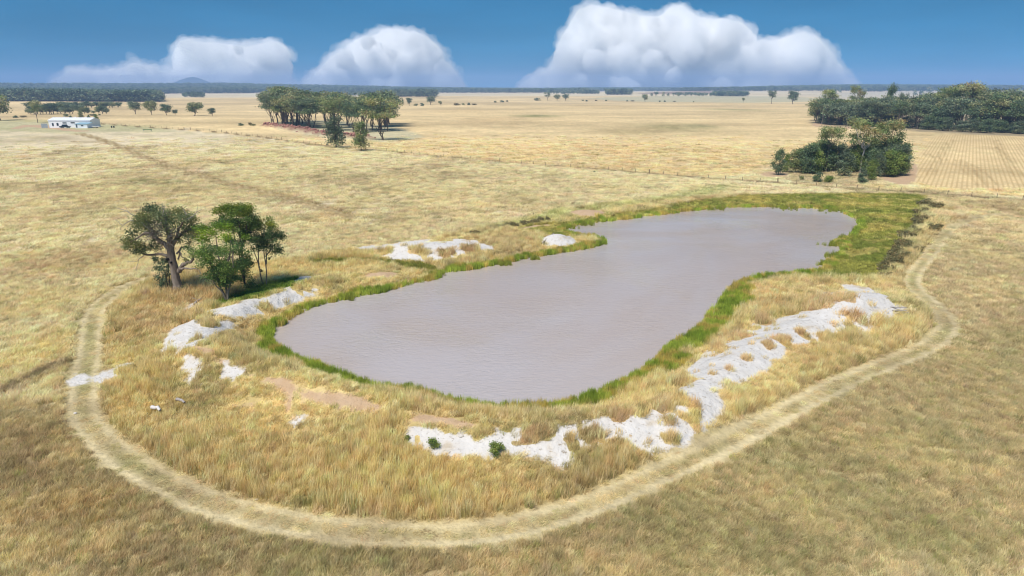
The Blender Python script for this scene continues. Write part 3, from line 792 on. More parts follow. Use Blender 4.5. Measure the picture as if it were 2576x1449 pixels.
# ------------------------------------------------------------------ scattering (only for grass, reeds and far woods that nobody could count)
def scatter(name, P, rot, scl, col, idx, protos, label, cat):
    me = bpy.data.meshes.new(name); me.vertices.add(len(P)); me.vertices.foreach_set('co', np.asarray(P, np.float32).ravel())
    set_attr(me, 'rot', rot, 'FLOAT_VECTOR'); set_attr(me, 'scl', scl, 'FLOAT_VECTOR'); set_attr(me, 'idx', idx, 'INT')
    set_attr(me, 'tcol', col, 'FLOAT_COLOR')
    o = link(name, me)
    pc = bpy.data.collections.new(name + '_kinds')
    for i, m in enumerate(protos):
        q = bpy.data.objects.new('%s_kind_%02d' % (name, i), m); pc.objects.link(q)
    ng = bpy.data.node_groups.new(name + '_scatter', 'GeometryNodeTree')
    ng.interface.new_socket('Geometry', in_out='INPUT', socket_type='NodeSocketGeometry')
    ng.interface.new_socket('Geometry', in_out='OUTPUT', socket_type='NodeSocketGeometry')
    gi_, go = ng.nodes.new('NodeGroupInput'), ng.nodes.new('NodeGroupOutput')
    ip = ng.nodes.new('GeometryNodeInstanceOnPoints'); ci = ng.nodes.new('GeometryNodeCollectionInfo')
    ci.inputs['Collection'].default_value = pc; ci.inputs['Separate Children'].default_value = True; ci.inputs['Reset Children'].default_value = True
    def na(nm, t):
        n = ng.nodes.new('GeometryNodeInputNamedAttribute'); n.data_type = t; n.inputs['Name'].default_value = nm
        return n.outputs['Attribute']
    e = ng.nodes.new('FunctionNodeEulerToRotation')
    L = ng.links
    L.new(gi_.outputs[0], ip.inputs['Points']); L.new(ci.outputs[0], ip.inputs['Instance']); ip.inputs['Pick Instance'].default_value = True
    L.new(na('idx', 'INT'), ip.inputs['Instance Index']); L.new(na('rot', 'FLOAT_VECTOR'), e.inputs[0]); L.new(e.outputs[0], ip.inputs['Rotation'])
    L.new(na('scl', 'FLOAT_VECTOR'), ip.inputs['Scale']); L.new(ip.outputs[0], go.inputs[0])
    md_ = o.modifiers.new('scatter', 'NODES'); md_.node_group = ng
    return tag(o, label, cat, kind='stuff')

def tuft_mesh(seed, n, rad, lean, width, spread, head=True, hvar=.5):
    r_ = np.random.default_rng(seed); V, F, C = [], [], []
    for i in range(n):
        a_, q = r_.uniform(0, 2 * math.pi), rad * math.sqrt(r_.random())
        bx, by = q * math.cos(a_), q * math.sin(a_)
        h = 1 - hvar * r_.random(); az_ = r_.uniform(0, 2 * math.pi); s = spread * r_.random()
        lx, ly = math.cos(az_) * s + lean * (.6 + .8 * r_.random()), math.sin(az_) * s
        w = width * r_.uniform(.6, 1.3); wa = r_.uniform(0, math.pi); wx, wy = math.cos(wa) * w, math.sin(wa) * w
        p1 = (bx + lx * .35, by + ly * .35, h * .55); p2 = (bx + lx, by + ly, h)
        k = len(V)
        V += [(bx - wx, by - wy, -.05), (bx + wx, by + wy, -.05), (p1[0] + wx * .9, p1[1] + wy * .9, p1[2]), (p1[0] - wx * .9, p1[1] - wy * .9, p1[2]), (p2[0] + wx * .25, p2[1] + wy * .25, p2[2]), (p2[0] - wx * .25, p2[1] - wy * .25, p2[2])]
        F += [(k, k + 1, k + 2, k + 3), (k + 3, k + 2, k + 4, k + 5)]
        t = r_.uniform(.85, 1.15); hd = 1.12 if head else 1.0
        for f in (.86, .86, 1.0, 1.0, hd, hd): C.append((t * f, t * f, t * f * (.97 if head else .95)))
    me = mesh_np('grass_tuft', V, F, M_GRASS); set_attr(me, 'blade', np.array(C), 'FLOAT_COLOR')
    return me

def band(r0, r1, rho):
    halfaz = R(60) if r1 <= 75 else R(50)
    n = int(rho * halfaz * (r1 * r1 - r0 * r0))
    r = np.sqrt(rng.uniform(r0 * r0, r1 * r1, n)); t = rng.uniform(-halfaz, halfaz, n)
    return r * np.sin(t), r * np.cos(t)

# dry grass
DRY = [tuft_mesh(100 + i, 42, .36, (.04, .10, .20, .32)[i], .012, .24) for i in range(4)]
REED = [tuft_mesh(200 + i, 30, .26, .06, .017, .16, head=False, hvar=.45) for i in range(3)]
PX, PY, XY, ZS = [], [], [], []
for r0, r1, rho, xs, zs in ((19, 45, 15, .85, 1.0), (45, 75, 10, 1.0, 1.0), (75, 130, 5, 1.45, 1.0), (130, 230, 1.1, 2.8, 1.0), (230, 420, .28, 5.0, 1.1)):
    x_, y_ = band(r0, r1, rho); PX.append(x_); PY.append(y_); XY.append(np.full(len(x_), xs)); ZS.append(np.full(len(x_), zs))
PX, PY, XY, ZS = map(np.concatenate, (PX, PY, XY, ZS))
tc_, tF = land(PX, PY)
nz = fbm(PX, PY, .12, 301, 3); nz2 = fbm(PX, PY, .6, 311, 2)
hgt = .30 + .22 * nz + .10 * nz2
hgt = hgt + tF['ring'] * (.12 + .40 * sst(.38, .62, nz)) - .08 * tF['fore']
hgt *= 1 - .5 * sst(-1.6, -.2, np.maximum(tF['white'], tF['bare']))
hgt *= 1 - .84 * tF['track'] - .35 * tF['rut'] - .05 * tF['wheat']
open_ = (tF['wd'] > .35) & (tF['white'] < .05 + .1 * rng.standard_normal(len(PX))) & (tF['bare'] < .1 + .15 * rng.standard_normal(len(PX)))
open_ |= (tF['wd'] > 1) & (rng.random(len(PX)) < .015) & (tF['white'] > 0)
keep = open_ & (tF['reed'] < .45) & (tF['rubble'] < .3) & (tF['rows'] < .5) & ((tF['wheat'] < .5) | (rng.random(len(PX)) < .5)) & (rng.random(len(PX)) > sst(240, 415, tF['d'])) & (tF['marsh'] < .75) & (np.maximum(tF['tg'], tF['edge']) < .45) & (rng.random(len(PX)) > .6 * tF['track'] + .4 * tF['rut'])
k = np.where(keep)[0]
jit = rng.normal(0, .15, len(k))[:, None]; hue = rng.normal(0, .05, (len(k), 3))
kind_ = rng.random(len(k)); tcol = tc_[k]
tcol = mixc(tcol, lin('#f2e2b4'), np.where(kind_ < .30, .55, .20) * (1 - .55 * tF['fore'][k]))
tcol = mixc(tcol, lin('#8f9450'), np.where((kind_ > .90) & (kind_ < .96), .6, 0)); tcol = mixc(tcol, lin('#7d6a4c'), np.where(kind_ > .95, .6, 0))
tcol = np.clip(tcol * (1.28 + .02 * tF['fore'][k][:, None] + jit + hue), .01, .95)
P = np.stack([PX[k], PY[k], ground_z(PX[k], PY[k])], 1)
# the wind lays the stems over to one side: turn tufts only a little
rot = np.stack([np.zeros(len(k)), np.zeros(len(k)), rng.normal(.25, .95, len(k))], 1)
sc_ = np.stack([XY[k], XY[k], hgt[k] * ZS[k] * rng.uniform(.6, 1.35, len(k))], 1)
scatter('dry_grass', P, rot, sc_, tcol, rng.integers(0, 4, len(k)), DRY, 'dry golden grass over the paddocks and dam banks', 'grass')
n_dry = len(k)

# reeds round the water and marsh grass
PX, PY, XY = [], [], []
for r0, r1, rho, xs in ((25, 75, 20, .9), (75, 130, 9, 1.2), (130, 200, 3.2, 2.0)):
    x_, y_ = band(r0, r1, rho); q = np.where((np.abs(x_) < 130))[0]; PX.append(x_[q]); PY.append(y_[q]); XY.append(np.full(len(q), xs))
PX, PY, XY = map(np.concatenate, (PX, PY, XY))
sdq = -poly_sd(PX, PY, WATER, 20); q = np.where((sdq < 7) & (sdq > -.7) | (poly_sd(PX, PY, REG['marsh'], 4) > -3) | (poly_sd(PX, PY, REG['treegrass'], 4) > -2) | (poly_sd(PX, PY, REG['edge'], 4) > -2))[0]
PX, PY, XY = PX[q], PY[q], XY[q]
rc, rF = land(PX, PY)
green = np.maximum.reduce([rF['reed'], rF['marsh'], rF['tg'], rF['edge']])
keep = (green > rng.uniform(.3, .7, len(PX))) & (rF['wd'] > -.45) & (rF['white'] < 0) & (rF['bare'] < .2)
k = np.where(keep)[0]
nz = fbm(PX[k], PY[k], .5, 401, 3)
col = rc[k].copy()
col = mixc(col, lin('#cdbb7a'), .6 * sst(.6, .7, fbm(PX[k], PY[k], .45, 411, 2)) * rF['marsh'][k])
col = mixc(col, lin('#627a28'), .55 * rF['reed'][k] * sst(.45, .65, nz))
col = mixc(col, lin('#b09a58'), .8 * rF['reed'][k] * sst(.52, .64, fbm(PX[k], PY[k], .8, 421, 2)))
col = np.clip(col * (1.5 + .25 * rF['reed'][k] + rng.normal(0, .35, len(k)))[:, None], .005, .9)
h = (.35 + .35 * nz) * (1 - .25 * rF['marsh'][k]) + .35 * rF['reed'][k] * (.6 + .6 * nz) - .15 * rF['tg'][k]
P = np.stack([PX[k], PY[k], np.maximum(ground_z(PX[k], PY[k]), WL - .1)], 1)
rot = np.stack([np.zeros(len(k)), np.zeros(len(k)), rng.uniform(0, 6.28, len(k))], 1)
sc_ = np.stack([XY[k], XY[k], h * rng.uniform(.75, 1.25, len(k))], 1)
# little reed islets standing in the shallows at the far end
for ix, iy, rx_, n_ in ((2104, 617, 2.0, 60), (2136, 602, 1.8, 50), (2082, 667, 1.1, 45), (2098, 645, 1.3, 30), (2120, 652, 1.6, 50), (1420, 574, 1.6, 40), (1470, 566, 1.5, 30), (872, 752, .9, 30), (1092, 694, 1.2, 40), (1345, 652, .8, 20), (1270, 666, .9, 24), (1800, 527, 2.0, 30), (1980, 526, 2.2, 36), (2090, 532, 2.0, 30)):
    cc = at_level([(ix, iy)], WL)[0]
    P = np.vstack([P, np.column_stack([rng.normal(cc[0], rx_ * .55, n_), rng.normal(cc[1], rx_ * .4, n_), np.full(n_, WL - .1)])])
    rot = np.vstack([rot, np.column_stack([np.zeros(n_), np.zeros(n_), rng.uniform(0, 6.28, n_)])])
    sc_ = np.vstack([sc_, np.column_stack([np.full(n_, .9), np.full(n_, .9), rng.uniform(.5, 1.1, n_)])])
    col = np.vstack([col, lin('#8a8f3e') * rng.uniform(1.1, 1.8, (n_, 1))])
scatter('green_reeds', P, rot, sc_, col, rng.integers(0, 3, len(P)), REED, 'green reeds and marsh grass fringing the dam', 'reeds')
print('tufts', n_dry, len(k), 'ground', NA * NR)

# ------------------------------------------------------------------ trees
def leafcloud(r_, ctr, rad, n, size, cols, flat=.0):
    """n leaf sprays in an ellipsoid round ctr"""
    u = np.clip(r_.normal(0, .52, (n, 3)), -1.25, 1.25)
    p = ctr + u * np.asarray(rad)
    a = r_.normal(size=(n, 3)); a /= np.linalg.norm(a, axis=1)[:, None]
    b = np.cross(a, r_.normal(size=(n, 3))); b /= np.linalg.norm(b, axis=1)[:, None]
    s = size * r_.uniform(.6, 1.35, n)[:, None]
    V = np.stack([p - a * s, p + b * s * .55, p + a * s, p - b * s * .55], 1).reshape(-1, 3)
    cols = np.asarray(cols)
    base = cols[r_.integers(0, len(cols))]  # one shade to a clump
    C = base * r_.uniform(.75, 1.3, (n, 1)) * (1 + r_.normal(0, .06, (n, 3)))
    return V, np.repeat(np.clip(C, .004, .8), 4, 0)

class Tree:
    def __init__(s, seed): s.r = np.random.default_rng(seed); s.tv = []; s.tf = []; s.nv = 0; s.lv = []; s.lc = []; s.pts = []
    def limb(s, pts, r0, r1, sides=6, wig=.0, n=None):
        pts = np.asarray(pts, float)
        n = n or max(3, 2 * len(pts))
        t = np.linspace(0, len(pts) - 1, n); i = np.minimum(t.astype(int), len(pts) - 2); f = (t - i)[:, None]
        P = pts[i] * (1 - f) + pts[i + 1] * f
        if wig: P[1:-1] += s.r.normal(0, wig, (n - 2, 3))
        rad = np.linspace(1, 0, n) ** .8 * (r0 - r1) + r1
        V, F = tube(P, rad, sides); s.tv.append(V); s.tf.append(F + s.nv); s.nv += len(V); s.pts.append(np.column_stack([P, rad]))
        return P
    def clump(s, ctr, rad, n, size, cols):
        V, C = leafcloud(s.r, np.asarray(ctr, float), rad, n, size, cols); s.lv.append(V); s.lc.append(C)
    def reach(s, ctr, r1=.02, wig=.1, sides=4):
        """a branch from the nearest limb out to a clump"""
        A = np.vstack(s.pts); c_ = np.asarray(ctr, float)
        dd = np.linalg.norm(A[:, :3] - c_, axis=1) + np.maximum(A[:, 2] - c_[2], 0) * 1.5
        k = int(np.argmin(dd)); p = A[k, :3]
        mid = (p + c_) / 2 + np.array([0, 0, -.08 * np.linalg.norm(c_ - p)])
        s.limb([p, mid, c_], max(min(A[k, 3] * .6, .03 * dd[k] + .02), .015), r1, sides, wig, 5)
    def meshes(s, bark, leafmat=None):
        t = mesh_np('trunk', np.vstack(s.tv), np.vstack(s.tf), bark, True)
        V, C = np.vstack(s.lv), np.vstack(s.lc)
        l = mesh_np('crown', V, np.arange(len(V)).reshape(-1, 4), leafmat or M_LEAF); set_attr(l, 'lcol', C, 'FLOAT_COLOR')
        return t, l
    def joined(s, bark):
        TV, TF = np.vstack(s.tv), np.vstack(s.tf); LV = np.vstack(s.lv); LF = np.arange(len(LV)).reshape(-1, 4) + len(TV)
        me = mesh_np('wood_tree', np.vstack([TV, LV]), np.vstack([TF, LF]), [bark, M_LEAF])
        me.polygons.foreach_set('material_index', np.concatenate([np.zeros(len(TF), np.int32), np.ones(len(LF), np.int32)]))
        set_attr(me, 'lcol', np.vstack([np.full((len(TV), 3), .3), np.vstack(s.lc)]), 'FLOAT_COLOR')
        return me

LB = 2.25
C_GREY = [c_ * LB for c_ in [lin('#4f5a44'), lin('#5c6650'), lin('#454f3c'), lin('#666b4e')]]
C_OLIVE = [c_ * LB for c_ in [lin('#5a643e'), lin('#6a6e46'), lin('#4c5838'), lin('#757350')]]
C_LIGHT = [c_ * 1.3 for c_ in [lin('#6d7e3c'), lin('#7b8a3a'), lin('#5b6f3a'), lin('#85904a')]]
C_DARK = [c_ * LB for c_ in [lin('#3e4c36'), lin('#4a5840'), lin('#54603e')]]
C_BROWN = [c_ * 1.5 for c_ in [lin('#7a7048'), lin('#6a6644'), lin('#8a7a50')]]

def gum(seed, H=15.0, r0=.28, fork=.3, nl=4, spread=.26, clump=1.7, nleaf=70, lsize=.36, cols=C_GREY, sub=3, stems=1, flat=.6, low=.55):
    t = Tree(seed); r_ = t.r
    for s_ in range(stems):
        b = np.array([0, 0, 0.]) if stems == 1 else np.array([r_.normal(0, .5), r_.normal(0, .5), 0])
        f = np.array([b[0] + r_.normal(0, .03) * H, b[1] + r_.normal(0, .03) * H, H * fork * r_.uniform(.8, 1.2)])
        t.limb([b - [0, 0, .3], (b + f) / 2 + r_.normal(0, .012 * H, 3) * [1, 1, 0], f], r0, r0 * .72, 7)
        n = max(2, nl // stems)
        a0 = r_.uniform(0, 6.28)
        for i in range(n):
            a_ = a0 + 6.28 * i / n + r_.normal(0, .35); q = spread * H * r_.uniform(.35, 1.0); top = H * r_.uniform(.78, .93)
            e = np.array([f[0] + q * math.cos(a_), f[1] + q * math.sin(a_), top])
            m_ = f * .5 + e * .5 + np.array([math.cos(a_), math.sin(a_), 0]) * q * .12 - [0, 0, .03 * H]
            P = t.limb([f, m_, e], r0 * .5, r0 * .14, 5, .012 * H, 7)
            t.clump(e, (clump * 1.25, clump * 1.25, clump * flat * 1.25), int(nleaf * 1.3), lsize, cols)
            for j in range(sub):
                p = P[int(r_.integers(2, len(P) - 1))]; a2 = a_ + r_.normal(0, 1.1); q2 = spread * H * r_.uniform(.25, .6)
                e2 = p + np.array([math.cos(a2) * q2, math.sin(a2) * q2, H * r_.uniform(.02, .20)])
                e2[2] = np.clip(e2[2], H * low, H * .96)
                t.limb([p, (p + e2) / 2 - [0, 0, .01 * H], e2], r0 * .2, r0 * .06, 4, .006 * H, 4)
                k = r_.uniform(.7, 1.1); k *= 1.25; t.clump(e2, (clump * k, clump * k, clump * k * flat), int(nleaf * k), lsize, cols)
    return t

def bushy(seed, H=7.0, W=4.5, r0=.16, n=26, clump=1.0, nleaf=90, lsize=.22, cols=C_OLIVE, base=.12):
    """dense young tree leafed nearly to the ground"""
    t = Tree(seed); r_ = t.r
    t.limb([(0, 0, -.3), (r_.normal(0, .1), r_.normal(0, .1), H * .5), (r_.normal(0, .2), r_.normal(0, .2), H * .9)], r0, r0 * .2, 6, .05)
    for i in range(n):
        z = H * (base + (.93 - base) * r_.random()); k = (z / H - base) / (1 - base)
        w = W / 2 * (math.sin(math.pi * min(1, .18 + .78 * k)) ** .7) * r_.uniform(.25, 1); a_ = r_.uniform(0, 6.28)
        c_ = np.array([w * math.cos(a_), w * math.sin(a_), z]); s_ = clump * r_.uniform(.7, 1.2)
        t.reach(c_, .012, .04); t.clump(c_, (s_ * 1.25, s_ * 1.25, s_), int(nleaf * 1.2), lsize, cols)
    return t

def far_tree(seed, cols):
    t = Tree(seed); r_ = t.r
    t.limb([(0, 0, -1), (r_.normal(0, .4), 0, 5)], .3, .2, 4)
    for i in range(12):
        a_, q = r_.uniform(0, 6.28), 3.4 * math.sqrt(r_.random())
        t.clump((q * math.cos(a_), q * math.sin(a_), r_.uniform(2.5, 10.5)), (2.4, 2.4, 1.9), 16, 1.0, cols)
    return t

TID = [0]
ORD = 'first second third fourth fifth sixth seventh eighth ninth tenth eleventh twelfth thirteenth fourteenth fifteenth sixteenth seventeenth eighteenth nineteenth twentieth'.split()
TENS = {2: 'twenty', 3: 'thirty', 4: 'forty', 5: 'fifty', 6: 'sixty', 7: 'seventy', 8: 'eighty', 9: 'ninety'}
def nth(i):
    if i < 20: return ORD[i]
    t_, u_ = divmod(i + 1, 10)
    return TENS[t_][:-1] + 'ieth' if u_ == 0 else TENS[t_] + '-' + ORD[u_ - 1]
ROWS = {}
def rowed(key, o, px, text): ROWS.setdefault(key, []).append((px, o, text)); return o
def name_rows():
    for rows in ROWS.values():
        for i, (px, o, text) in enumerate(sorted(rows, key=lambda r_: r_[0])): o['label'] = text % nth(i)
def place(meshes, px, py, hpx, H0, label, cat='tree', group=None, name='gum_tree', rz=None, wide=1.0, loc=None):
    p = loc if loc is not None else hit3(px, py)
    dist = (p - Vector((0, 0, CAM_H))).length
    s = hpx * dist / 1718 / H0
    TID[0] += 1
    o = thing(name, label, cat, p, random.Random(TID[0]).uniform(0, 6.28) if rz is None else rz, group, (s * wide, s * wide, s))
    link('trunk', meshes[0], o); link('crown', meshes[1], o)
    return o

# --- the four trees on the dam bank
def at_tree(base_px, base_py, zoom0):
    """local metres for points read off the close-up of the trees; zoom0 is the trunk foot there"""
    p = hit3(base_px, base_py); d = (p - Vector((0, 0, CAM_H))).length
    k = d / 1718 * .2223
    return p, (lambda zx, zy, y=0.0: np.array([(zx - zoom0[0]) * k, y, (zoom0[1] - zy) * k / math.cos(R(16.6))]))

p0, q = at_tree(453, 738, (800, 1210))
t = Tree(501)
t.limb([q(784, 1240), q(783, 1170), q(778, 1050), q(770, 850), q(765, 700), q(762, 640)], .62, .42, 14, .04, 14)
t.limb([q(785, 1225), q(784, 1180), q(781, 1110)], .92, .58, 14, 0, 5)
def L_(pts, r0, r1, wig=.06, sides=7): return t.limb([q(*p_) for p_ in pts], r0, r1, sides, wig)
L_([(755, 700), (700, 640), (640, 570, -.3), (560, 500, -.6), (470, 560, -.8)], .38, .10)
L_([(640, 570, -.3), (570, 470, .3), (480, 400, .8)], .22, .06)
L_([(765, 660), (760, 560, .4), (700, 450, .8), (640, 340, 1.0)], .40, .08)
L_([(770, 660), (800, 540, -.5), (780, 400, -.6), (790, 300, -.6)], .36, .07)
L_([(780, 670), (840, 580, .2), (920, 510, .5), (1030, 480, .6), (1180, 485, .4)], .34, .05)
L_([(840, 580, .2), (920, 450, -.5), (1000, 380, -.7)], .22, .05)
L_([(740, 790), (690, 775, .1), (600, 765, .3), (480, 785, .5), (400, 760, .6), (330, 700, .6)], .24, .05)
L_([(470, 560, -.8), (400, 590, -.9), (330, 620, -.9)], .12, .04)
L_([(820, 960), (870, 890, -.3), (940, 850, -.5), (1010, 820, -.6), (1060, 740, -.6)], .38, .07)
L_([(845, 930), (900, 905, -.8), (990, 900, -1.1), (1090, 905, -1.3)], .22, .05)
L_([(820, 760), (880, 690, .3), (980, 700, .5), (1010, 790, .4)], .14, .04)
L_([(830, 820), (880, 720, -.3), (890, 790, -.4), (960, 820, -.4)], .12, .03)
gcols = [c_ * 1.6 for c_ in (lin('#55613c'), lin('#66704a'), lin('#4a5638'), lin('#6e7040'))]
gy_ = [lin('#77736a'), lin('#8a8478'), lin('#666456')]
for (zx, zy, yy, rx, rz_, n, cc) in [(560, 270, .6, .9, .5, 260, 0), (650, 290, .2, 1.0, .5, 300, 0), (760, 330, -.6, 1.1, .6, 320, 0), (880, 300, .5, 1.0, .5, 280, 0), (980, 350, -.5, 1.0, .6, 300, 0), (1040, 380, .3, .6, .5, 140, 0),
   (440, 370, .6, .8, .6, 220, 0), (480, 450, .3, .8, .6, 220, 0), (570, 390, -.9, 1.1, .7, 320, 0), (680, 400, 1.2, 1.2, .7, 300, 0), (660, 430, -1.2, 1.0, .7, 150, 1), (760, 460, -1.4, 1.0, .7, 150, 1), (850, 430, -1.2, 1.1, .8, 300, 0), (720, 530, -1.4, .8, .6, 90, 1), (870, 500, -1.3, .7, .5, 90, 1),
   (940, 450, .9, .9, .6, 220, 0), (380, 510, -.8, .7, .6, 170, 0), (330, 600, -.9, .8, .5, 190, 0), (420, 640, -.9, .9, .5, 210, 0), (290, 670, -.7, .6, .4, 120, 0), (380, 720, .3, .7, .4, 140, 0), (520, 690, .2, .8, .4, 150, 0), (600, 690, .4, .5, .4, 80, 0), (340, 660, .5, .6, .5, 110, 0),
   (1010, 490, .6, .8, .5, 190, 0), (1120, 480, .4, .9, .35, 180, 0), (1030, 560, .2, .8, .5, 170, 0), (1090, 520, -.3, .6, .5, 110, 0), (900, 600, -.6, .4, .3, 50, 0), (1040, 760, -.6, .6, .5, 90, 0), (950, 830, -.5, .4, .3, 50, 0), (760, 380, 1.5, 1.3, .7, 260, 0), (560, 330, -1.0, .9, .5, 180, 0),
   (480, 540, .6, .7, .5, 130, 0), (560, 620, .3, .5, .4, 80, 0), (450, 700, -.5, .7, .4, 130, 0), (620, 520, -1.1, .7, .5, 120, 1), (820, 560, -1.0, .6, .5, 90, 1), (930, 560, .5, .7, .5, 130, 0), (960, 640, .6, .5, .4, 70, 0), (270, 610, -.3, .6, .4, 110, 0), (400, 440, .2, .8, .6, 170, 0), (330, 740, .2, .5, .3, 70, 0)]:
    c_ = q(800 + (zx - 800) * (.93 if zx < 800 else 1), zy, yy); t.reach(c_, .02, .08); t.clump(c_, (rx * 1.25, rx * 1.25, rz_ * 1.35), int(n * 2.0), .115, gcols if cc == 0 else gy_)
me_t, me_c = t.meshes(M_BARK)
big = thing('old_gum_tree', 'massive old gum tree with thick grey trunk and bare dead limbs beside the dam', 'tree', p0, scale=(.90, .95, .88))
link('trunk', me_t, big); link('crown', me_c, big)
dead = Tree(502)
for pts, r0 in [([(480, 400, .8), (390, 350, .8), (300, 300, .8), (180, 255, .6)], .09), ([(300, 300, .8), (200, 315, .9)], .04), ([(340, 325, .8), (290, 260, .9), (285, 240, .9)], .03),
    ([(420, 400, .3), (360, 395, .2), (270, 440, 0), (240, 470, 0)], .08), ([(270, 440, 0), (190, 385, .2)], .04), ([(1000, 370, -.5), (1060, 355, -.5), (1120, 295, -.4), (1190, 260, -.3)], .09), ([(1120, 295, -.4), (1145, 220, -.5)], .04),
    ([(1010, 340, -.4), (975, 270, -.2), (965, 230, -.2)], .05), ([(760, 340, -.6), (775, 270, -.6), (800, 205, -.5)], .08), ([(745, 300, -.6), (725, 245, -.6)], .05), ([(775, 270, -.6), (765, 200, -.6)], .04),
    ([(440, 780, .5), (390, 810, .4), (350, 860, .3), (220, 845, .2)], .06), ([(370, 840, .3), (340, 930, .3), (330, 990, .3)], .035), ([(1090, 905, -1.3), (1120, 960, -1.3), (1040, 990, -1.2)], .04),
    ([(760, 640, -.7), (720, 600, -1.0), (690, 700, -1.0), (740, 760, -.9)], .05), ([(780, 620, -.8), (840, 640, -1.1), (870, 700, -1.0)], .05), ([(740, 620, -.8), (760, 700, -1.0), (720, 800, -.9)], .06), ([(800, 640, -.8), (820, 590, -1.1), (960, 600, -1.0)], .05),
    ([(690, 500, -1.3), (600, 440, -1.5), (560, 380, -1.6)], .05), ([(750, 540, -1.3), (700, 430, -1.7), (820, 380, -1.8)], .05), ([(820, 560, -1.2), (880, 470, -1.6), (960, 430, -1.6)], .05), ([(640, 560, -1.0), (560, 590, -1.2), (520, 640, -1.2)], .04)]:
    dead.tv, dead.tf, dead.nv = [], [], 0; dead.limb([q(*p_) for p_ in pts], r0, .012, 5, .05)
    link('dead_branch', mesh_np('dead_branch', np.vstack(dead.tv), np.vstack(dead.tf), M_DEAD, True), big)['label'] = 'bare bleached dead limb'
hl = MB(); 
for (zx, zy, s_) in ((742, 808, .22), (772, 845, .16)):
    pp = q(zx, zy, -.72); hl.tube([pp + [0, .3, 0], pp + [0, .05, 0], pp + [0, -.02, 0]], [s_, s_, s_ * .7], 9)
hl.build('hollow', plain('hollow_dark', lin('#1d1815')), big)  # hollows drawn as solid near-black plugs on the trunk

# sapling against the old trunk and a bush at its foot
pl, qs = at_tree(426, 737, (690, 1200))
s = Tree(511); s.limb([qs(690, 1215), qs(680, 1050), qs(640, 900)], .09, .03, 5, .05); s.limb([qs(690, 1210), qs(710, 1000, .3), qs(690, 850, .4)], .07, .02, 5, .05)
for (zx, zy, yy, rx) in [(600, 860, 0, .32), (650, 890, .2, .5), (690, 880, .4, .4), (610, 950, 0, .4), (670, 960, -.3, .5), (710, 940, .3, .35), (600, 1040, 0, .4), (660, 1060, -.2, .45), (630, 1120, 0, .4), (690, 1010, .1, .4), (650, 1180, -.1, .5), (620, 1190, .2, .3)]:
    s.reach(qs(zx, zy, yy), .01, .03); s.clump(qs(zx, zy, yy), (rx * 1.3, rx * 1.3, rx * 1.1), 190, .10, C_DARK)
mm = s.meshes(M_BARKD); o = thing('gum_sapling', 'dark green sapling leaning against the old gum trunk', 'tree', pl); link('trunk', mm[0], o); link('crown', mm[1], o)
pl, qs = at_tree(462, 738, (870, 1200))
s = Tree(512); s.limb([qs(870, 1210), qs(872, 1120)], .05, .02, 5)
for (zx, zy, yy, rx) in [(850, 1150, 0, .4), (890, 1140, -.2, .4), (870, 1185, -.3, .45), (830, 1190, -.3, .35), (890, 1190, .1, .3)]:
    s.clump(qs(zx, zy, yy), (rx, rx, rx * .8), 120, .1, C_DARK + [lin('#5a5a48')])
mm = s.meshes(M_BARKD); o = thing('low_bush', 'dark round bush at the foot of the old gum', 'bush', pl); link('stem', mm[0], o); link('crown', mm[1], o)

# front young gum, bright at the top
pl, qs = at_tree(572, 756, (1370, 1290))
s = Tree(521)
for a_ in ([(1370, 1310), (1370, 1150), (1360, 950), (1330, 750), (1330, 560)], [(1360, 1300), (1300, 1100, .3), (1230, 900, .4), (1150, 700, .4)], [(1375, 1300), (1440, 1050, -.3), (1490, 850, -.3), (1510, 650, -.2)], [(1360, 950), (1430, 800, .6), (1450, 600, .8)], [(1370, 1290), (1340, 1180, -.3), (1270, 1050, -.7)]):
    s.limb([qs(*p_) for p_ in a_], .16, .03, 6, .06)
r_ = s.r
for i in range(96):
    zy = 470 + 640 * r_.random() ** .9; kk = (zy - 470) / 640
    half = 300 * (1 - (2 * abs(kk - .35)) ** 2.0 * .40) * (1 - .35 * max(0, kk - .6) / .4) * (.55 + .45 * min(1, kk * 5))
    a_ = r_.uniform(0, 6.28); w = math.sqrt(r_.random()); zx = 1315 + 55 * kk + math.cos(a_) * w * half; yy = math.sin(a_) * w * half * .0115
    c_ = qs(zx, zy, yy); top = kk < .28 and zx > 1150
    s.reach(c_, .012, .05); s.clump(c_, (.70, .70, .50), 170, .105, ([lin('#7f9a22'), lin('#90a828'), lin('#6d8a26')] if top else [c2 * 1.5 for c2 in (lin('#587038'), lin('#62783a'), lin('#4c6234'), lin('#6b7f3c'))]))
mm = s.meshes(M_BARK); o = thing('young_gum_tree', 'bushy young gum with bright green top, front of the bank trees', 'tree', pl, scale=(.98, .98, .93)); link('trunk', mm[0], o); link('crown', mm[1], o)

# tall gum behind it
pl, qs = at_tree(619, 729, (1580, 1170))
s = Tree(531)
for a_ in ([(1580, 1190), (1575, 950), (1580, 720), (1570, 500), (1500, 350)], [(1580, 1180), (1540, 900, .3), (1530, 700, .4), (1480, 450, .5)], [(1580, 720), (1640, 560, .2), (1670, 400, .3)], [(1575, 850), (1600, 600, -.4), (1600, 400, -.5)]):
    s.limb([qs(*p_) for p_ in a_], .15, .03, 6, .05)
r_ = s.r
for i in range(62):
    zy = 265 + 230 * r_.random(); half = 235 * (1 - ((zy - 400) / 230) ** 2 * .8)
    a_ = r_.uniform(0, 6.28); w = math.sqrt(r_.random()); zx = 1535 + math.cos(a_) * w * half; c_ = qs(zx, zy, math.sin(a_) * w * half * .0115)
    s.reach(c_, .012, .05); s.clump(c_, (.72, .72, .52), 170, .105, ([lin('#7d8c2c'), lin('#8a8f34'), lin('#667c2e')] if zy < 350 else [c2 * 1.5 for c2 in (lin('#566a34'), lin('#62743a'), lin('#4a5e34'))]))
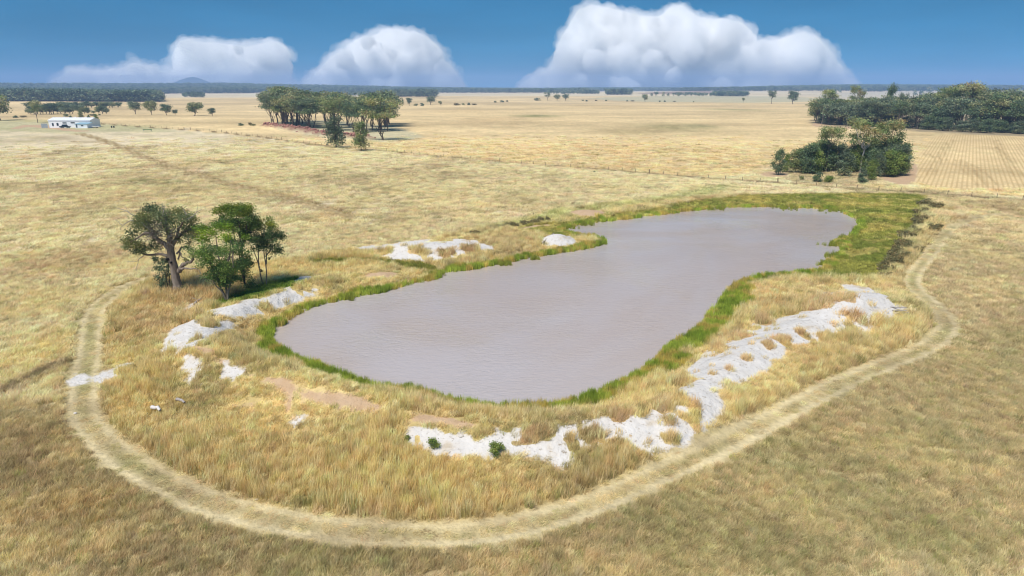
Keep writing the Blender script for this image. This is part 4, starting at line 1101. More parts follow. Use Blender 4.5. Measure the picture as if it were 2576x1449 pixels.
for i in range(22):
    zy = r_.uniform(820, 1150); c_ = qs(1590 + r_.normal(0, 45), zy, r_.normal(0, .5)); s.reach(c_, .01, .04); s.clump(c_, (.50, .50, .50), 110, .105, [c2 * 1.5 for c2 in (lin('#5a6e34'), lin('#4c6230'), lin('#6f7c38'))])
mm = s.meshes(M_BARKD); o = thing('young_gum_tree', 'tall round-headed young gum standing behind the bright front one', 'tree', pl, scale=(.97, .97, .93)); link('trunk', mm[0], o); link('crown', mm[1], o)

# slender twin-stemmed gum
pl, qs = at_tree(668, 721, (1800, 1140))
s = Tree(541)
for a_ in ([(1785, 1150), (1755, 960), (1730, 800), (1670, 650)], [(1750, 930), (1755, 740, .2), (1740, 600, .3)], [(1810, 1150), (1840, 950, -.2), (1825, 750, -.2), (1840, 560, -.2), (1860, 450)], [(1840, 880, -.2), (1850, 700, .1), (1930, 560, .2)], [(1835, 800), (1900, 720, -.3), (1950, 700, -.3)]):
    s.limb([qs(*p_) for p_ in a_], .10, .025, 6, .04)
r_ = s.r
for i in range(70):
    zx = 1610 + 390 * r_.random(); lo = 390 + 60 * abs((zx - 1850) / 200) ** 2; hi = 640 + (110 if zx > 1930 else (60 if zx > 1700 else 0))
    zy = r_.uniform(lo, hi); c_ = qs(zx, zy, r_.normal(0, .9)); s.reach(c_, .01, .05)
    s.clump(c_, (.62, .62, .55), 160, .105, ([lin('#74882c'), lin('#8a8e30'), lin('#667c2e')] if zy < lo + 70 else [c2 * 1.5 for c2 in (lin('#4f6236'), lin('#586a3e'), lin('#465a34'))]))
for (zx, zy) in ((1870, 820), (1770, 960), (1680, 870)):
    c_ = qs(zx, zy); s.reach(c_, .01, .03); s.clump(c_, (.2, .2, .18), 40, .1, C_BROWN)
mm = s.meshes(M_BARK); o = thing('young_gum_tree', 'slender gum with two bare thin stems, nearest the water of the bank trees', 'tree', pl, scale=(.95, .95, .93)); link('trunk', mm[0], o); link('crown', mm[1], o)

# --- shared kinds for the more distant trees
GUMS = [gum(600 + i, 15, .26, .28, 4 + i % 3, .24, 1.7, 66, .34, [C_GREY, C_OLIVE, C_GREY, C_DARK][i % 4], 4).meshes(M_BARKD if i % 3 else M_BARK) for i in range(6)]
CLUMPY = [gum(620 + i, 15, .20, .10, 6, .26, 1.5, 62, .34, [C_GREY, C_OLIVE, C_DARK][i], 4, stems=2, flat=.5).meshes(M_BARKD) for i in range(3)]
ROUND = [gum(630 + i, 9, .25, .16, 6, .42, 1.5, 60, .36, [C_GREY, C_OLIVE, C_DARK][i], 4, flat=.7, low=.3).meshes(M_BARKD) for i in range(3)]
DENSE = [bushy(640 + i, 7, 4.2, .13, 30, .85, 85, .2, [C_OLIVE, C_GREY, C_DARK, C_LIGHT][i]).meshes(M_BARKD) for i in range(4)]
SHRUB = [bushy(650 + i, 2.0, 3.2, .06, 16, .5, 60, .16, [C_OLIVE, C_DARK, C_BROWN, C_LIGHT][i], base=.02).meshes(M_BARKD) for i in range(4)]
EMER = [gum(660, 14, .22, .45, 6, .20, 1.0, 95, .2, [c_ * 1.3 for c_ in C_OLIVE + C_BROWN], 4, flat=.7).meshes(M_BARKW), gum(661, 14, .2, .5, 6, .22, 1.15, 120, .2, [c_ * 1.25 for c_ in C_OLIVE], 3, flat=.55).meshes(M_BARK), gum(662, 14, .2, .42, 6, .2, 1.1, 110, .2, [c_ * 1.25 for c_ in C_OLIVE + C_BROWN], 4, flat=.65).meshes(M_BARKD)]
FAR = [far_tree(670 + i, [C_GREY, C_DARK, C_GREY][i]).joined(M_BARKD) for i in range(3)]
FAR_M = [far_tree(680 + i, [C_GREY, C_DARK, C_OLIVE][i]).meshes(M_BARKD) for i in range(3)]

# ------------------------------------------------------------------ grove, copse, wood and single trees
pr = random.Random(11)
# the grove by the rubble bank
GROVE = []
for i in range(50):
    f = pr.random(); x = 690 + 290 * f
    y = (313 + 26 * f) - pr.random() * (16 + 14 * f) + 3
    GROVE.append((x, y))
place(GUMS[0], 684, 315, 74, 15, 'slim gum at the house end of the grove, two bare trunks', group='gum grove', rz=.4)
place(CLUMPY[0], 708, 316, 64, 15, 'second gum from the house end of the grove, several leaning stems', group='gum grove', rz=1.0)
place(CLUMPY[1], 962, 352, 104, 15, 'biggest gum at the bare-ground end of the grove, wide dark crown', group='gum grove', rz=2.2, wide=1.25)
place(GUMS[3], 850, 322, 80, 15, 'tall gum standing in the middle of the grove front', group='gum grove', rz=3)
for i, (x, y) in enumerate(sorted(GROVE, key=lambda p_: p_[1])):
    k = (GUMS + CLUMPY)[pr.randrange(9)]
    rowed('grove', place(k, x, y, pr.uniform(66, 82), 15, 'grey-green gum tree packed inside the grove behind the red rubble bank', group='gum grove', wide=pr.uniform(1.1, 1.5)), x, 'grey-green gum in the grove behind the red rubble, %s trunk from the house end')
place(DENSE[1], 845, 372, 74, 7, 'leafy young gum on the fence line before the grove, nearer its house end', group='fence line gums', wide=.95)
place(DENSE[0], 909, 380, 72, 7, 'leafy young gum on the fence line before the grove, farther from the house', group='fence line gums', wide=.8)

# copse of young gums past the far end of the dam
place(DENSE[2], 1958, 440, 57, 7, 'small upright gum at the near edge of the copse, standing apart', group='copse gums', wide=.75)
place(DENSE[3], 1978, 433, 42, 7, 'narrow light green gum second from the open edge of the copse', group='copse gums', wide=.6)
place(EMER[0], 2163, 436, 118, 14, 'pale-trunked gum rising highest out of the copse', group='copse gums', rz=.3, wide=1.25)
place(EMER[1], 2078, 434, 104, 14, 'flat-topped gum rising from the copse above the dense young trees', group='copse gums', rz=1.3, wide=1.05)
place(EMER[2], 2232, 430, 114, 14, 'dark-stemmed gum rising from the copse beside the stubble rows', group='copse gums', rz=2.3, wide=1.0)
place(DENSE[3], 2192, 455, 46, 7, 'bright yellow-green young tree at the front of the copse', group='copse gums', wide=.75)
place(DENSE[1], 2168, 458, 30, 7, 'small grey-green tree in front of the bright one at the copse', group='copse gums', wide=.9)
place(SHRUB[3], 2082, 461, 15, 2, 'low bright green bush before the copse', 'bush', 'copse bushes', 'low_bush', wide=1.1)
place(SHRUB[1], 2058, 459, 21, 2, 'grey-green bush beside the low bright one before the copse', 'bush', 'copse bushes', 'low_bush', wide=.7)
place(SHRUB[0], 2016, 453, 9, 2, 'tiny flat green bush before the copse, set apart', 'bush', 'copse bushes', 'low_bush', wide=1.2)
place(SHRUB[1], 2170, 462, 12, 2, 'dark flat bush at the foot of the small grey-green copse tree', 'bush', 'copse bushes', 'low_bush', wide=1.3)
place(DENSE[0], 2270, 430, 62, 7, 'olive young gum at the stubble end of the copse', group='copse gums', wide=.75)
for i in range(40):
    f = pr.random(); x = 2000 + 265 * f; y = 448 - 22 * pr.random() - 4 * abs(f - .5) * 2
    hh = pr.uniform(46, 66) * (1.1 if 2030 < x < 2100 else 1)
    rowed('copse', place(DENSE[pr.choice([0, 0, 1, 1, 2, 2, 0, 1, 3])], x, y, hh, 7, 'dense leafy young gum crowded inside the copse', group='copse gums', wide=pr.uniform(.85, 1.15)), x, 'dense leafy young gum crowded in the copse, %s stem from its open edge')

# the long wood on the far side of the stubble
for i in range(95):
    f = pr.random() ** .85; x = 2046 + 600 * f
    yb = np.interp(x, [2044, 2257, 2432, 2576, 2660], [312, 322, 333, 338, 341]) - (pr.random() ** 1.5) * (12 + 22 * f)
    k = pr.choice(GUMS + CLUMPY + CLUMPY + ROUND)
    H0 = 9 if k in ROUND else 15
    hh = pr.uniform(42, 56) * (1 + .42 * f)
    rowed('wood', place(k, x, yb, hh * (.75 if k in ROUND else 1), H0, 'dark grey-green gum packed in the long wood beyond the stubble rows', group='long wood', wide=pr.uniform(1.1, 1.4)), x, 'dark grey-green gum in the long wood, %s trunk from its open end')
for i in range(34):
    x = 2050 + 560 * (i + pr.random()) / 34; yb = np.interp(x, [2044, 2257, 2432, 2576, 2660], [312, 322, 333, 338, 341])
    rowed('under', place(DENSE[pr.choice([1, 2])], x, yb - pr.uniform(0, 3), pr.uniform(16, 30), 7, 'low dark understorey tree along the front of the long wood', group='long wood understorey', wide=pr.uniform(1.2, 1.9)), x, 'low dark understorey tree fronting the long wood, %s from its open end')
place(EMER[1], 2082, 308, 72, 14, 'flat-crowned gum standing above the open end of the long wood', group='long wood')
place(EMER[0], 2146, 306, 76, 14, 'spindly gum with small leaf tufts above the long wood', group='long wood', wide=.8)
place(DENSE[2], 2234, 303, 72, 7, 'dark spiky pine rising above the middle of the long wood', 'tree', 'long wood', 'pine_tree', wide=.5)
place(GUMS[2], 2268, 306, 58, 15, 'thin bare-trunked gum next to the dark pine in the long wood', group='long wood', wide=.6)
place(EMER[1], 2370, 318, 80, 14, 'broad flat-topped gum raised over the middle right of the long wood', group='long wood', wide=1.4)
place(EMER[2], 2430, 320, 92, 14, 'tall gum breaking the skyline over the long wood', group='long wood', wide=1.3)

# single trees and bushes about the fields
SINGLE = [
 (ROUND[0], 340, 287, 26, 9, 1.0, 'first round gum past the house in the far row'), (ROUND[1], 382, 289, 29, 9, .9, 'second round gum past the house in the far row, tallest'), (ROUND[2], 420, 290, 23, 9, 1.1, 'third round gum past the house in the far row'),
 (ROUND[0], 441, 290, 12, 9, 1.0, 'tiny gum beside the third of the far row'), (ROUND[1], 489, 291, 28, 9, 1.35, 'widest spreading gum of the far row past the house'), (ROUND[2], 534, 292, 17, 9, 1.0, 'small round gum at the end of the far row past the house'),
 (GUMS[1], 95, 309, 44, 15, .9, 'gum tree with bare trunk beside the white shed'), (ROUND[1], 2, 303, 48, 9, 1.0, 'leafy gum cut by the picture edge near the house track'),
 (DENSE[3], 243, 308, 17, 7, .8, 'small bright green tree behind the white shed, by itself'), (DENSE[0], 204, 298, 16, 7, 1.0, 'dark bush showing over the roof of the white shed'), (SHRUB[1], 224, 300, 8, 2, .6, 'small dark bush at the shed corner'),
 (ROUND[2], 1030, 266, 18, 9, .7, 'small upright gum just past the grove in the far field'), (ROUND[0], 1084, 264, 20, 9, 1.1, 'wide dark gum in the far field past the grove'), (ROUND[1], 1108, 265, 10, 9, 1.0, 'low gum touching the wide dark one past the grove'),
 (GUMS[4], 1377, 253, 20, 15, 1.2, 'tallest of three gums together in the middle of the far field'), (ROUND[1], 1402, 253, 14, 9, 1.1, 'middle one of three gums together in the far field'), (ROUND[0], 1423, 253, 15, 9, 1.1, 'last one of three gums together in the far field'), (SHRUB[0], 1352, 253, 6, 2, 1.6, 'low bush beside three gums in the far field'),
 (ROUND[1], 1623, 256, 17, 9, .9, 'lone umbrella-shaped gum in the far field below the largest cloud'), (GUMS[5], 1870, 259, 12, 15, .9, 'thin half-bare tree alone in the pale far field'), (GUMS[2], 1941, 261, 29, 15, 1.1, 'spreading gum at the edge of the pale field, first of two'), (ROUND[2], 1995, 262, 28, 9, .9, 'spreading gum at the edge of the pale field, second of two'),
]
for m_, x, y, hh, H0, wd, lab in SINGLE:
    b_ = H0 == 2
    place(m_, x, y, hh, H0, lab, 'bush' if b_ else 'tree', 'scattered field trees', 'low_bush' if b_ else 'gum_tree', wide=wd)
for i in range(13):
    rowed('dot1', place(FAR_M[i % 3], 1635 + 15 * i + pr.uniform(-4, 4), 242 + pr.uniform(-.5, .5), pr.uniform(7, 10), 11, 'small distant gum in the dotted row across the pale field', group='dotted far tree row', wide=pr.uniform(.9, 1.3)), x, 'small distant gum, %s in the dotted row below the largest cloud')
for i, (x, y) in enumerate([(2302, 241), (2316, 241), (2337, 234), (2362, 239), (2387, 239), (2402, 238), (2414, 239), (2442, 236), (2457, 239), (2477, 240), (2489, 241), (2509, 241), (2542, 239), (2560, 242), (2172, 237), (2114, 234)]):
    rowed('dot2', place(FAR_M[i % 3], x, y, pr.uniform(9, 12), 11, 'small distant gum dotted on the pale slope above the long wood', group='dotted far trees', wide=pr.uniform(.8, 1.2)), x, 'small distant gum dotted on the pale slope above the long wood, %s along')
for i, (x, y, hh) in enumerate([(1046, 266, 5), (1062, 266, 6), (1150, 265, 6), (1165, 264, 4), (1180, 264, 5), (1194, 264, 4), (1246, 258, 4), (1262, 257, 4), (1275, 256, 4), (1466, 254, 3), (1476, 255, 3), (1500, 254, 3), (1525, 254, 3), (1578, 255, 3), (1590, 255, 3), (1660, 256, 3), (1672, 256, 3), (1697, 256, 2.5), (1745, 257, 2.5),
    (606, 316, 5), (630, 314, 6), (636, 316, 4), (40, 296, 4), (60, 295, 4), (165, 293, 5), (178, 296, 4), (232, 291, 4), (250, 290, 3), (1495, 434, 4)]):
    rowed('bush', place(SHRUB[i % 3], x, y, hh, 2, 'tiny dark bush scattered along the far field edges', 'bush', 'field edge bushes', 'low_bush', wide=pr.uniform(1.0, 2.0)), x, 'tiny dark bush at a far field edge, %s counted across from the shed side')
# low mallee scrub behind the shed
for i in range(16):
    x = 68 + 120 * (i + pr.random() * .6) / 16; rowed('m1', place(ROUND[i % 3], x, 288 - pr.uniform(0, 1.5), pr.uniform(13, 22) * (.6 if i < 2 else 1), 9, 'low mallee in the thicket straight behind the white shed', 'tree', 'mallee thicket', 'mallee_tree', wide=1.3), x, 'low mallee in the thicket right behind the white shed, %s from its bushy end')
for i in range(17):
    x = 152 + 148 * (i + pr.random() * .6) / 17; rowed('m2', place(ROUND[(i + 1) % 3], x, 272 - pr.uniform(0, 1), pr.uniform(9, 13), 9, 'low mallee in the farthest long thicket behind the shed', 'tree', 'mallee thicket', 'mallee_tree', wide=1.5), x, 'low mallee in the farthest long thicket behind the shed, %s from the left')
for i, (x, hh) in enumerate([(202, 18), (212, 15), (222, 9), (235, 7), (248, 15), (258, 16), (268, 11)]):
    rowed('m3', place(ROUND[i % 3], x, 287, hh, 9, 'low mallee in the short thicket at the far corner of the shed', 'tree', 'mallee thicket', 'mallee_tree', wide=1.2), x, 'low mallee in the short thicket past the shed roof, %s from the left')
# dull brown saltbush on the marsh edge
for i in range(44):
    f = pr.random(); x = np.interp(f, [0, .6, 1], [2225, 2285, 2335]) + pr.gauss(0, 14); y = np.interp(f, [0, .6, 1], [695, 610, 520]) + pr.gauss(0, 10)
    rowed('s1', place(SHRUB[2], x, y, pr.uniform(12, 21) * (y / 650), 2, 'dull brown saltbush along the outer edge of the marsh', 'bush', 'marsh saltbush', 'saltbush', wide=pr.uniform(.8, 1.3)), x, 'dull brown saltbush on the outer marsh edge, %s out from the water')
for i in range(22):
    f = pr.random(); x = 1190 + 190 * f; y = 588 - 34 * f + pr.gauss(0, 2)
    rowed('s2', place(SHRUB[2], x, y, pr.uniform(8, 13), 2, 'dull brown saltbush along the far left bank of the dam', 'bush', 'bank saltbush', 'saltbush', wide=pr.uniform(.9, 1.5)), x, 'dull brown saltbush on the far bank of the dam, %s from the bare mound')
for x, y, hh, lab in ((1090, 1124, 22, 'round green weed clump on the white clay, smaller of the two'), (1252, 1140, 26, 'round green weed clump on the white clay, larger of the two'), (1022, 1108, 12, 'tiny green weed clump at the tip of the white clay')):
    place(SHRUB[3], x, y, hh, 2, lab, 'weed', 'green weeds on the clay', 'weed_clump', wide=1.0)

name_rows()

# ------------------------------------------------------------------ far woods that read as one mass
def wood(name, strips, label):
    P = []; S = []
    for x0, x1, y0, y1, depth, n, hgt in strips:
        xs = rng.uniform(x0, x1, n); ys = np.interp(xs, [x0, x1], [y0, y1])
        p = hit(np.stack([xs, ys], 1)); d = np.linalg.norm(p, axis=1)
        p = p * (1 + (rng.random(n) ** 1.6) * depth / d)[:, None]
        p = p[np.linalg.norm(p, axis=1) < 9200]
        P.append(np.column_stack([p, ground_z(p[:, 0], p[:, 1])])); S.append(hgt / 11 * rng.uniform(.75, 1.25, len(p)))
    P = np.vstack(P); S = np.concatenate(S); n = len(P)
    return scatter(name, P, np.column_stack([np.zeros(n), np.zeros(n), rng.uniform(0, 6.28, n)]), np.column_stack([S * 1.3, S * 1.3, S]), np.ones((n, 3)), rng.integers(0, 3, n), FAR, label, 'woodland')
wood('distant_woodland', [(-160, 405, 254, 256, 420, 2200, 15)], 'dark gum woodland edge across the far field behind the house')
wood('distant_woodland', [(-200, 640, 240, 234, 3200, 7000, 17), (600, 970, 233, 233, 2600, 2600, 15)], 'blue-green forested rise along the skyline under the smallest clouds')
wood('distant_woodland', [(461, 512, 244, 245, 40, 34, 11), (664, 690, 238, 238, 30, 16, 12)], 'small dark clumps of gums in the far field between house and grove')
wood('distant_woodland', [(960, 1096, 243, 243, 260, 300, 15), (780, 960, 240, 241, 120, 90, 12)], 'dark gum belt showing just past the top of the grove')
wood('distant_woodland', [(960, 1480, 234, 233, 2600, 3200, 14), (1380, 1480, 237, 236, 120, 30, 10)], 'thin forest line on the skyline under the domed cloud')
wood('distant_woodland', [(1470, 1506, 236, 236, 60, 40, 11), (1526, 1586, 238, 238, 110, 120, 15), (1420, 1470, 235, 235, 60, 30, 10)], 'two dark tree blocks below the largest cloud')
wood('distant_woodland', [(1795, 1882, 242, 242, 160, 160, 11), (1700, 1800, 240, 241, 40, 40, 8)], 'dark tree block at the end of the dotted row')
wood('distant_woodland', [(1440, 2700, 230, 227, 2400, 6000, 15), (2150, 2700, 231, 226, 500, 900, 15)], 'blue forest line along the skyline above the long wood')

# ------------------------------------------------------------------ red rubble bank at the grove
V, F = [], []
rl = np.vstack([RUB[i] + (RUB[i + 1] - RUB[i]) * t_ for i in range(len(RUB) - 1) for t_ in np.linspace(0, 1, 10, endpoint=False)])
for i in range(420):
    p = rl[rng.integers(0, len(rl))] + rng.normal(0, 2.0, 2); s_ = rng.uniform(.25, .8)
    z = float(ground_z(p[:1], p[1:])[0])
    A = Matrix.Rotation(rng.uniform(0, 6.28), 3, 'Z') @ Matrix.Rotation(rng.uniform(-.8, .8), 3, 'X')
    base = np.array([(-1, -.5, -.5), (1, -.4, -.5), (1, .5, -.4), (-.9, .5, -.5), (-.7, -.4, .5), (.8, -.3, .4), (.6, .4, .5), (-.8, .3, .35)]) * s_
    k = len(V); V += [tuple(np.array(A @ Vector(b_)) + [p[0], p[1], z + s_ * .25]) for b_ in base]
    F += [tuple(k + j for j in q_) for q_ in ((0, 3, 2, 1), (4, 5, 6, 7), (0, 1, 5, 4), (1, 2, 6, 5), (2, 3, 7, 6), (3, 0, 4, 7))]
me = mesh_np('rubble', V, np.array(F), plain('red_rubble', lin('#a8786a'), .95, .35, .5))
tag(link('rubble', me), 'reddish heap of broken rock and roots before the gum grove', 'rubble', kind='stuff')

# ------------------------------------------------------------------ fences
M_POST = plain('weathered_post', lin('#7c6c58'), .9, .25, 3)
M_WIRE = plain('fence_wire', lin('#8b8378'), .6, .1, 3, .6)
def fence(line, step, label, h=1.25):
    L = np.linalg.norm(np.diff(line, axis=0), axis=1); cum = np.concatenate([[0], np.cumsum(L)])
    n = int(cum[-1] / step); s_ = np.linspace(0, cum[-1], n)
    xs, ys = np.interp(s_, cum, line[:, 0]), np.interp(s_, cum, line[:, 1]); zs = ground_z(xs, ys)
    root = thing('wire_fence', label, 'fence', (xs[0], ys[0], zs[0]))
    pm = MB().tube([(0, 0, -.3), (0, 0, h * .6), (0, 0, h)], [.07, .065, .06], 6).mesh('post', M_POST)
    fat = MB().tube([(0, 0, -.3), (0, 0, h * .7), (0, 0, h * 1.15)], [.13, .12, .11], 6).mesh('strainer_post', M_POST)
    for i in range(n):
        o = link('strainer_post' if i % 12 == 0 else 'post', fat if i % 12 == 0 else pm, root, (xs[i] - xs[0], ys[i] - ys[0], zs[i] - zs[0]), (pr.gauss(0, .05), pr.gauss(0, .05), 0))
    for w in range(4):
        z = h * (.25 + .23 * w)
        V, F = tube(np.stack([xs - xs[0], ys - ys[0], zs - zs[0] + z], 1), np.full(n, .012), 3)
        link('wire', mesh_np('wire', V, F, M_WIRE), root)
    return root
fence(FENCE[:9], 6.0, 'long wire and post fence from the shed past the grove')
fence(FENCE[8:16], 4.5, 'wire and post fence across the middle between paddock and crop')
fence(FENCE[15:], 4.5, 'wire and post fence below the copse and stubble rows')

# ------------------------------------------------------------------ white shed and the things about it
M_WHITE = plain('white_cladding', lin('#eef0f4'), .5, .04, .4); M_ROOF = plain('pale_roof_steel', lin('#f2f4f8'), .45, .04, .4)
M_GLASS = plain('dark_glass', lin('#1d2a33'), .15, .1, 1, spec=.5); M_DKGREY = plain('dark_grey_paint', lin('#3a4650'), .35, .1, 2, spec=.5)
M_TYRE = plain('tyre_rubber', lin('#1b1b1b'), .9, .1); M_STEEL = plain('galvanised_steel', lin('#a6adb2'), .5, .12, 2, .3); M_RUST = plain('rusty_red_steel', lin('#8b4636'), .7, .2, 2)
M_BLACK = plain('black_plastic', lin('#161616'), .5, .1); M_GRN = plain('green_paint', lin('#4f7a45'), .6, .12)
hp = hit3(176, 321)
ax = -R(2)
sh = thing('farm_shed', 'long low white steel shed house with dark window slits', 'shed', hp, ax)
W, D, H1, H2 = 26.5, 10.0, 4.3, 5.8
wall = MB().prism([(0, -.3), (D, -.3), (D, H1), (D / 2, H2 - .1), (0, H1)], -W / 2, W / 2).build('wall', M_WHITE, sh)
rf = MB().prism([(-.35, H1 + .02), (D / 2, H2 + .02), (D + .35, H1 + .02), (D + .35, H1 + .14), (D / 2, H2 + .16), (-.35, H1 + .14)], -W / 2 - .3, W / 2 + .3).build('roof', M_ROOF, sh)
for i in range(34):
    x = -W / 2 + .4 + i * (W - .8) / 33
    MB().prism([(-.36, H1 + .15), (D / 2, H2 + .17), (D / 2, H2 + .22), (-.36, H1 + .20)], x - .05, x + .05).build('roof_rib', M_ROOF, rf)
for x, z, w_, h_ in ((-10.6, 1.9, .9, 1.7), (-7.6, 2.0, 1.1, 1.6), (-3.0, 2.9, 2.4, .55), (2.2, 3.0, 2.4, .55)):
    f = MB().box((x, -.03, z), (w_ + .2, .12, h_ + .2)).build('window', M_STEEL, sh)
    MB().box((x, -.08, z), (w_, .08, h_)).build('pane', M_GLASS, f)
dr = MB().box((6.2, -.05, 1.1), (1.2, .14, 2.3)).build('door', M_DKGREY, sh); MB().box((6.6, -.14, 1.1), (.12, .06, .12)).build('handle', M_STEEL, dr)
for i in range(3):
    MB().tube([(-6 + i * 7, D / 2, H2), (-6 + i * 7, D / 2, H2 + .7)], [.22, .22], 7).build('roof_vent', M_ROOF, sh)

def local(dx, dy): 
    c_, s_ = math.cos(ax), math.sin(ax); x, y = hp.x + dx * c_ - dy * s_, hp.y + dx * s_ + dy * c_
    return Vector((x, y, float(ground_z(np.array([x]), np.array([y]))[0])))

def wheel(parent, x, y, r, w=.24):
    t_ = MB().tube([(x, y - w / 2, r), (x, y + w / 2, r)], [r, r], 14).build('wheel', M_TYRE, parent)
    MB().tube([(x, y - w / 2 - .02, r), (x, y - w / 2 + .05, r)], [r * .55, r * .55], 10).build('rim', M_STEEL, t_)
car = thing('parked_car', 'dark green four-wheel-drive ute parked before the white shed', 'car', local(-.4, -4.0), ax + R(3), scale=1.12)
MB().prism([(-.9, .45), (.9, .45), (.93, .95), (.88, 1.12), (-.88, 1.12), (-.93, .95)], -2.6, 2.6).build('body', plain('dark_car_paint', lin('#222d2c'), .25, .08, 1, spec=.6), car)
cab = MB(); cab.box((-.1, 0, 1.5), (2.6, 1.7, .78), top=(.72, .86)); cab.build('cabin', M_GLASS, car)
MB().box((-.1, 0, 1.92), (1.85, 1.42, .07)).build('roof', plain('dark_car_roof', lin('#2a3634'), .3, .08, 1, spec=.6), car)
MB().box((-2.7, 0, .62), (.18, 1.75, .28)).build('bumper', M_STEEL, car); MB().box((2.7, 0, .62), (.18, 1.75, .28)).build('bumper', M_STEEL, car)
for x in (-1.65, 1.65):
    for y in (-.82, .82): wheel(car, x, y, .4)
for y in (-.65, .65): MB().box((2.61, y, .88), (.06, .34, .18)).build('headlight', M_WHITE, car)

an = thing('lean_to', 'white skillion-roofed lean-to at the end of the shed', 'shed', local(11.4, -3.6), ax - R(6))
MB().prism([(-2.2, -.3), (2.2, -.3), (2.2, 3.1), (-2.2, 2.3)], -4.2, 4.0).build('wall', plain('pale_blue_cladding', lin('#dfe6ee'), .55, .05, .5), an)
MB().prism([(-2.5, 2.26), (2.5, 3.17), (2.5, 3.27), (-2.5, 2.36)], -4.5, 4.3).build('roof', plain('blue_grey_roof', lin('#8fb0bd'), .5, .08, .6), an)
f = MB().box((-3.2, -2.23, 1.3), (.9, .12, 2.0)).build('door', M_DKGREY, an)
f = MB().box((.6, -2.23, 1.5), (1.6, .10, .7)).build('window', M_STEEL, an); MB().box((.6, -2.28, 1.5), (1.4, .06, .5)).build('pane', M_GLASS, f)
tr = thing('boat_trailer', 'small white boat on a trailer beside the lean-to', 'trailer', local(18.6, -3.0), ax + R(5))
MB().prism([(-.8, .95), (-.5, .55), (.5, .55), (.8, .95), (.72, 1.05), (-.72, 1.05)], -2.4, 2.2).build('hull', M_WHITE, tr)
MB().box((0, 0, .45), (4.8, 1.0, .1)).build('trailer_frame', M_RUST, tr)
for y in (-.75, .75): wheel(tr, .3, y, .32, .2)
tk = thing('yard_screen', 'grey corrugated yard screen at the house-track end of the shed', 'screen', local(-15.6, -.8), ax)
for i in range(9): MB().box((-1.8 + i * .45, .04 * (i % 2), 1.3), (.44, .06, 2.7)).build('panel', M_STEEL, tk)
MB().box((0, .1, 2.5), (4.1, .08, .1)).build('rail', M_STEEL, tk)
for j, (dx, dy) in enumerate(((27.4, -1.6), (28.9, -1.7))):
    b_ = thing('drum', ('black upright drum past the boat, nearer the shed', 'black upright drum past the boat, farther from the shed')[j], 'drum', local(dx, dy), 0, 'black drums')
    MB().tube([(0, 0, 0), (0, 0, .95)], [.42, .42], 12).build('body', M_BLACK, b_); MB().tube([(0, 0, .95), (0, 0, 1.02)], [.45, .45], 12).build('lid', M_DKGREY, b_)
tp = hit3(371, 330)
tb = thing('feed_trough', 'pale green feed trough on legs near the shed fence', 'trough', tp, R(4), scale=1.4)
MB().prism([(-.4, .75), (-.25, .5), (.25, .5), (.4, .75), (.32, .75), (.2, .58), (-.2, .58), (-.32, .75)], -1.7, 1.7).build('bin', M_GRN, tb)
for x in (-1.5, 1.5):
    for y in (-.3, .3): MB().box((x, y, .27), (.09, .09, .6)).build('leg', M_STEEL, tb)
gp = hit3(471, 327)
gt = thing('farm_gate', 'pipe gate frame in the fence beyond the trough', 'gate', gp, R(-8))
for x in (-2, 2): MB().tube([(x, 0, -.2), (x, 0, 1.7)], [.12, .12], 7).build('post', M_POST, gt)
for z in (.3, .6, .9, 1.25): MB().tube([(-1.9, 0, z), (1.9, 0, z)], [.035, .035], 5).build('rail', M_STEEL, gt)

# ------------------------------------------------------------------ fallen wood and stones on the banks
def log(p0_, p1_, r, label, mat=M_DEAD, name='fallen_log', lift=.1, twigs=2):
    a_, b_ = hit3(*p0_), hit3(*p1_); o = thing(name, label, 'log', a_)
    d_ = np.array(b_ - a_); up = np.array([0, 0, lift]); n = np.array([-d_[1], d_[0], 0]); n /= np.linalg.norm(n) + 1e-6
    T = Tree(int(p0_[0])); P = T.limb([up, d_ * .5 + up + n * r * .8, d_ + up], r, r * .6, 8, r * .15, 7)
    link('stem', mesh_np('stem', np.vstack(T.tv), np.vstack(T.tf), mat, True), o)
    for i in range(twigs):
        T2 = Tree(i + int(p0_[1])); b0 = P[3 + i]; T2.limb([b0, b0 + n * r * (5 if i % 2 else -5) + [0, 0, r * 3]], r * .4, r * .12, 5, r * .1, 4)
        link('branch', mesh_np('branch', np.vstack(T2.tv), np.vstack(T2.tf), mat, True), o)
    return o
log((384, 1040), (405, 1048), .16, 'pale sawn log lying in tangled grass inside the track bend', plain('pale_log', lin('#d8d2cc'), .8), lift=.55, twigs=0)
log((446, 1018), (467, 1026), .13, 'dark weathered log just above the pale one in the grass', M_DEAD, lift=.5, twigs=0)
log((523, 738), (550, 732), .10, 'thin grey log on the ground behind the bright young gum')
log((472, 716), (505, 714), .07, 'slim bleached log right beside the old gum trunk', twigs=1)
log((488, 768), (505, 752), .14, 'broken grey stump wood between old gum and the clay strip')
log((1366, 612), (1394, 604), .08, 'driftwood pole on the clay mound of the dam point')
log((1352, 632), (1366, 646), .10, 'dark driftwood branch at the water edge of the dam point')
log((1125, 672), (1190, 677), .08, 'long driftwood stick along the waterline below the bare mound', twigs=1)
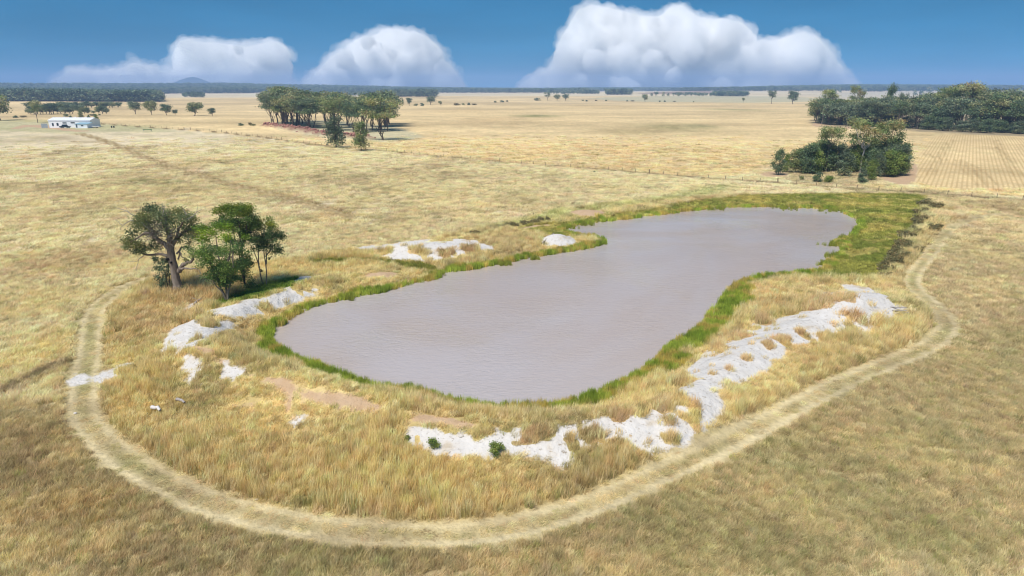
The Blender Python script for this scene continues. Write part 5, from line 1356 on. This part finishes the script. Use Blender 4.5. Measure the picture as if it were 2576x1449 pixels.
for i, (x, y) in enumerate(((2258, 779), (2262, 787), (2272, 793), (2290, 806))):
    a_ = hit3(x, y); o = thing('timber_board', ['grey board highest of the scrap timber at the end of the white clay', 'grey board second in the scrap timber pile', 'grey board lowest in the scrap timber pile', 'lone pale board beside the track near the scrap timber'][i], 'board', a_, R(-12 + 9 * i), 'scrap timber')
    MB().box((0, 0, .28), (1.8 - .2 * i, .16, .06)).box((.1, .12, .22), (1.5, .05, .05)).build('plank', M_DEAD, o)
def stone(x, y, s_, label):
    a_ = hit3(x, y); r_ = np.random.default_rng(int(x)); V = ICO_V * (1 + r_.normal(0, .10, (len(ICO_V), 1))) * np.array([1, .8, .45]) * s_ * .7
    tag(link('stone', mesh_np('stone', V, ICO_F, M_CLAY), None, a_ + Vector((0, 0, s_ * .12))), label, 'stone', 'pale stones')
M_CLAY = plain('pale_stone', lin('#cfc7bb'), .9, .1, 3)
for x, y, s_, lab in ((1160, 1098, .28, 'pale stone on the top edge of the white clay strip'), (1126, 1138, .30, 'pale stone just below the smaller green weed clump'), (189, 1040, .22, 'small pale stone on the wheel track bend'), (598, 1203, .16, 'small pale stone where the bare patch meets the track'),
    (646, 1257, .18, 'small yellowish stone on the inner wheel rut'), (969, 668, .35, 'white stone in the green edge below the bare mound'), (919, 683, .3, 'white stone at the corner of the small bare bank'), (1335, 628, .3, 'white stone by the water on the dam point')):
    stone(x, y, s_, lab)

# ------------------------------------------------------------------ the air
hz = MB().box((0, 0, 80), (19200, 19200, 170)); me = hz.mesh('haze', M_WHITE); me.materials.clear()
hm = bpy.data.materials.new('thin_haze'); hm.use_nodes = True; hn = hm.node_tree
hn.nodes.remove(hn.nodes['Principled BSDF'])
pv = hn.nodes.new('ShaderNodeVolumePrincipled'); pv.inputs['Density'].default_value = 1.6e-4; pv.inputs['Color'].default_value = (.36, .56, .98, 1)
hn.links.new(pv.outputs[0], hn.nodes['Material Output'].inputs['Volume']); me.materials.append(hm)
tag(link('haze', me), 'thin blue haze over the distant land', 'haze', kind='stuff')
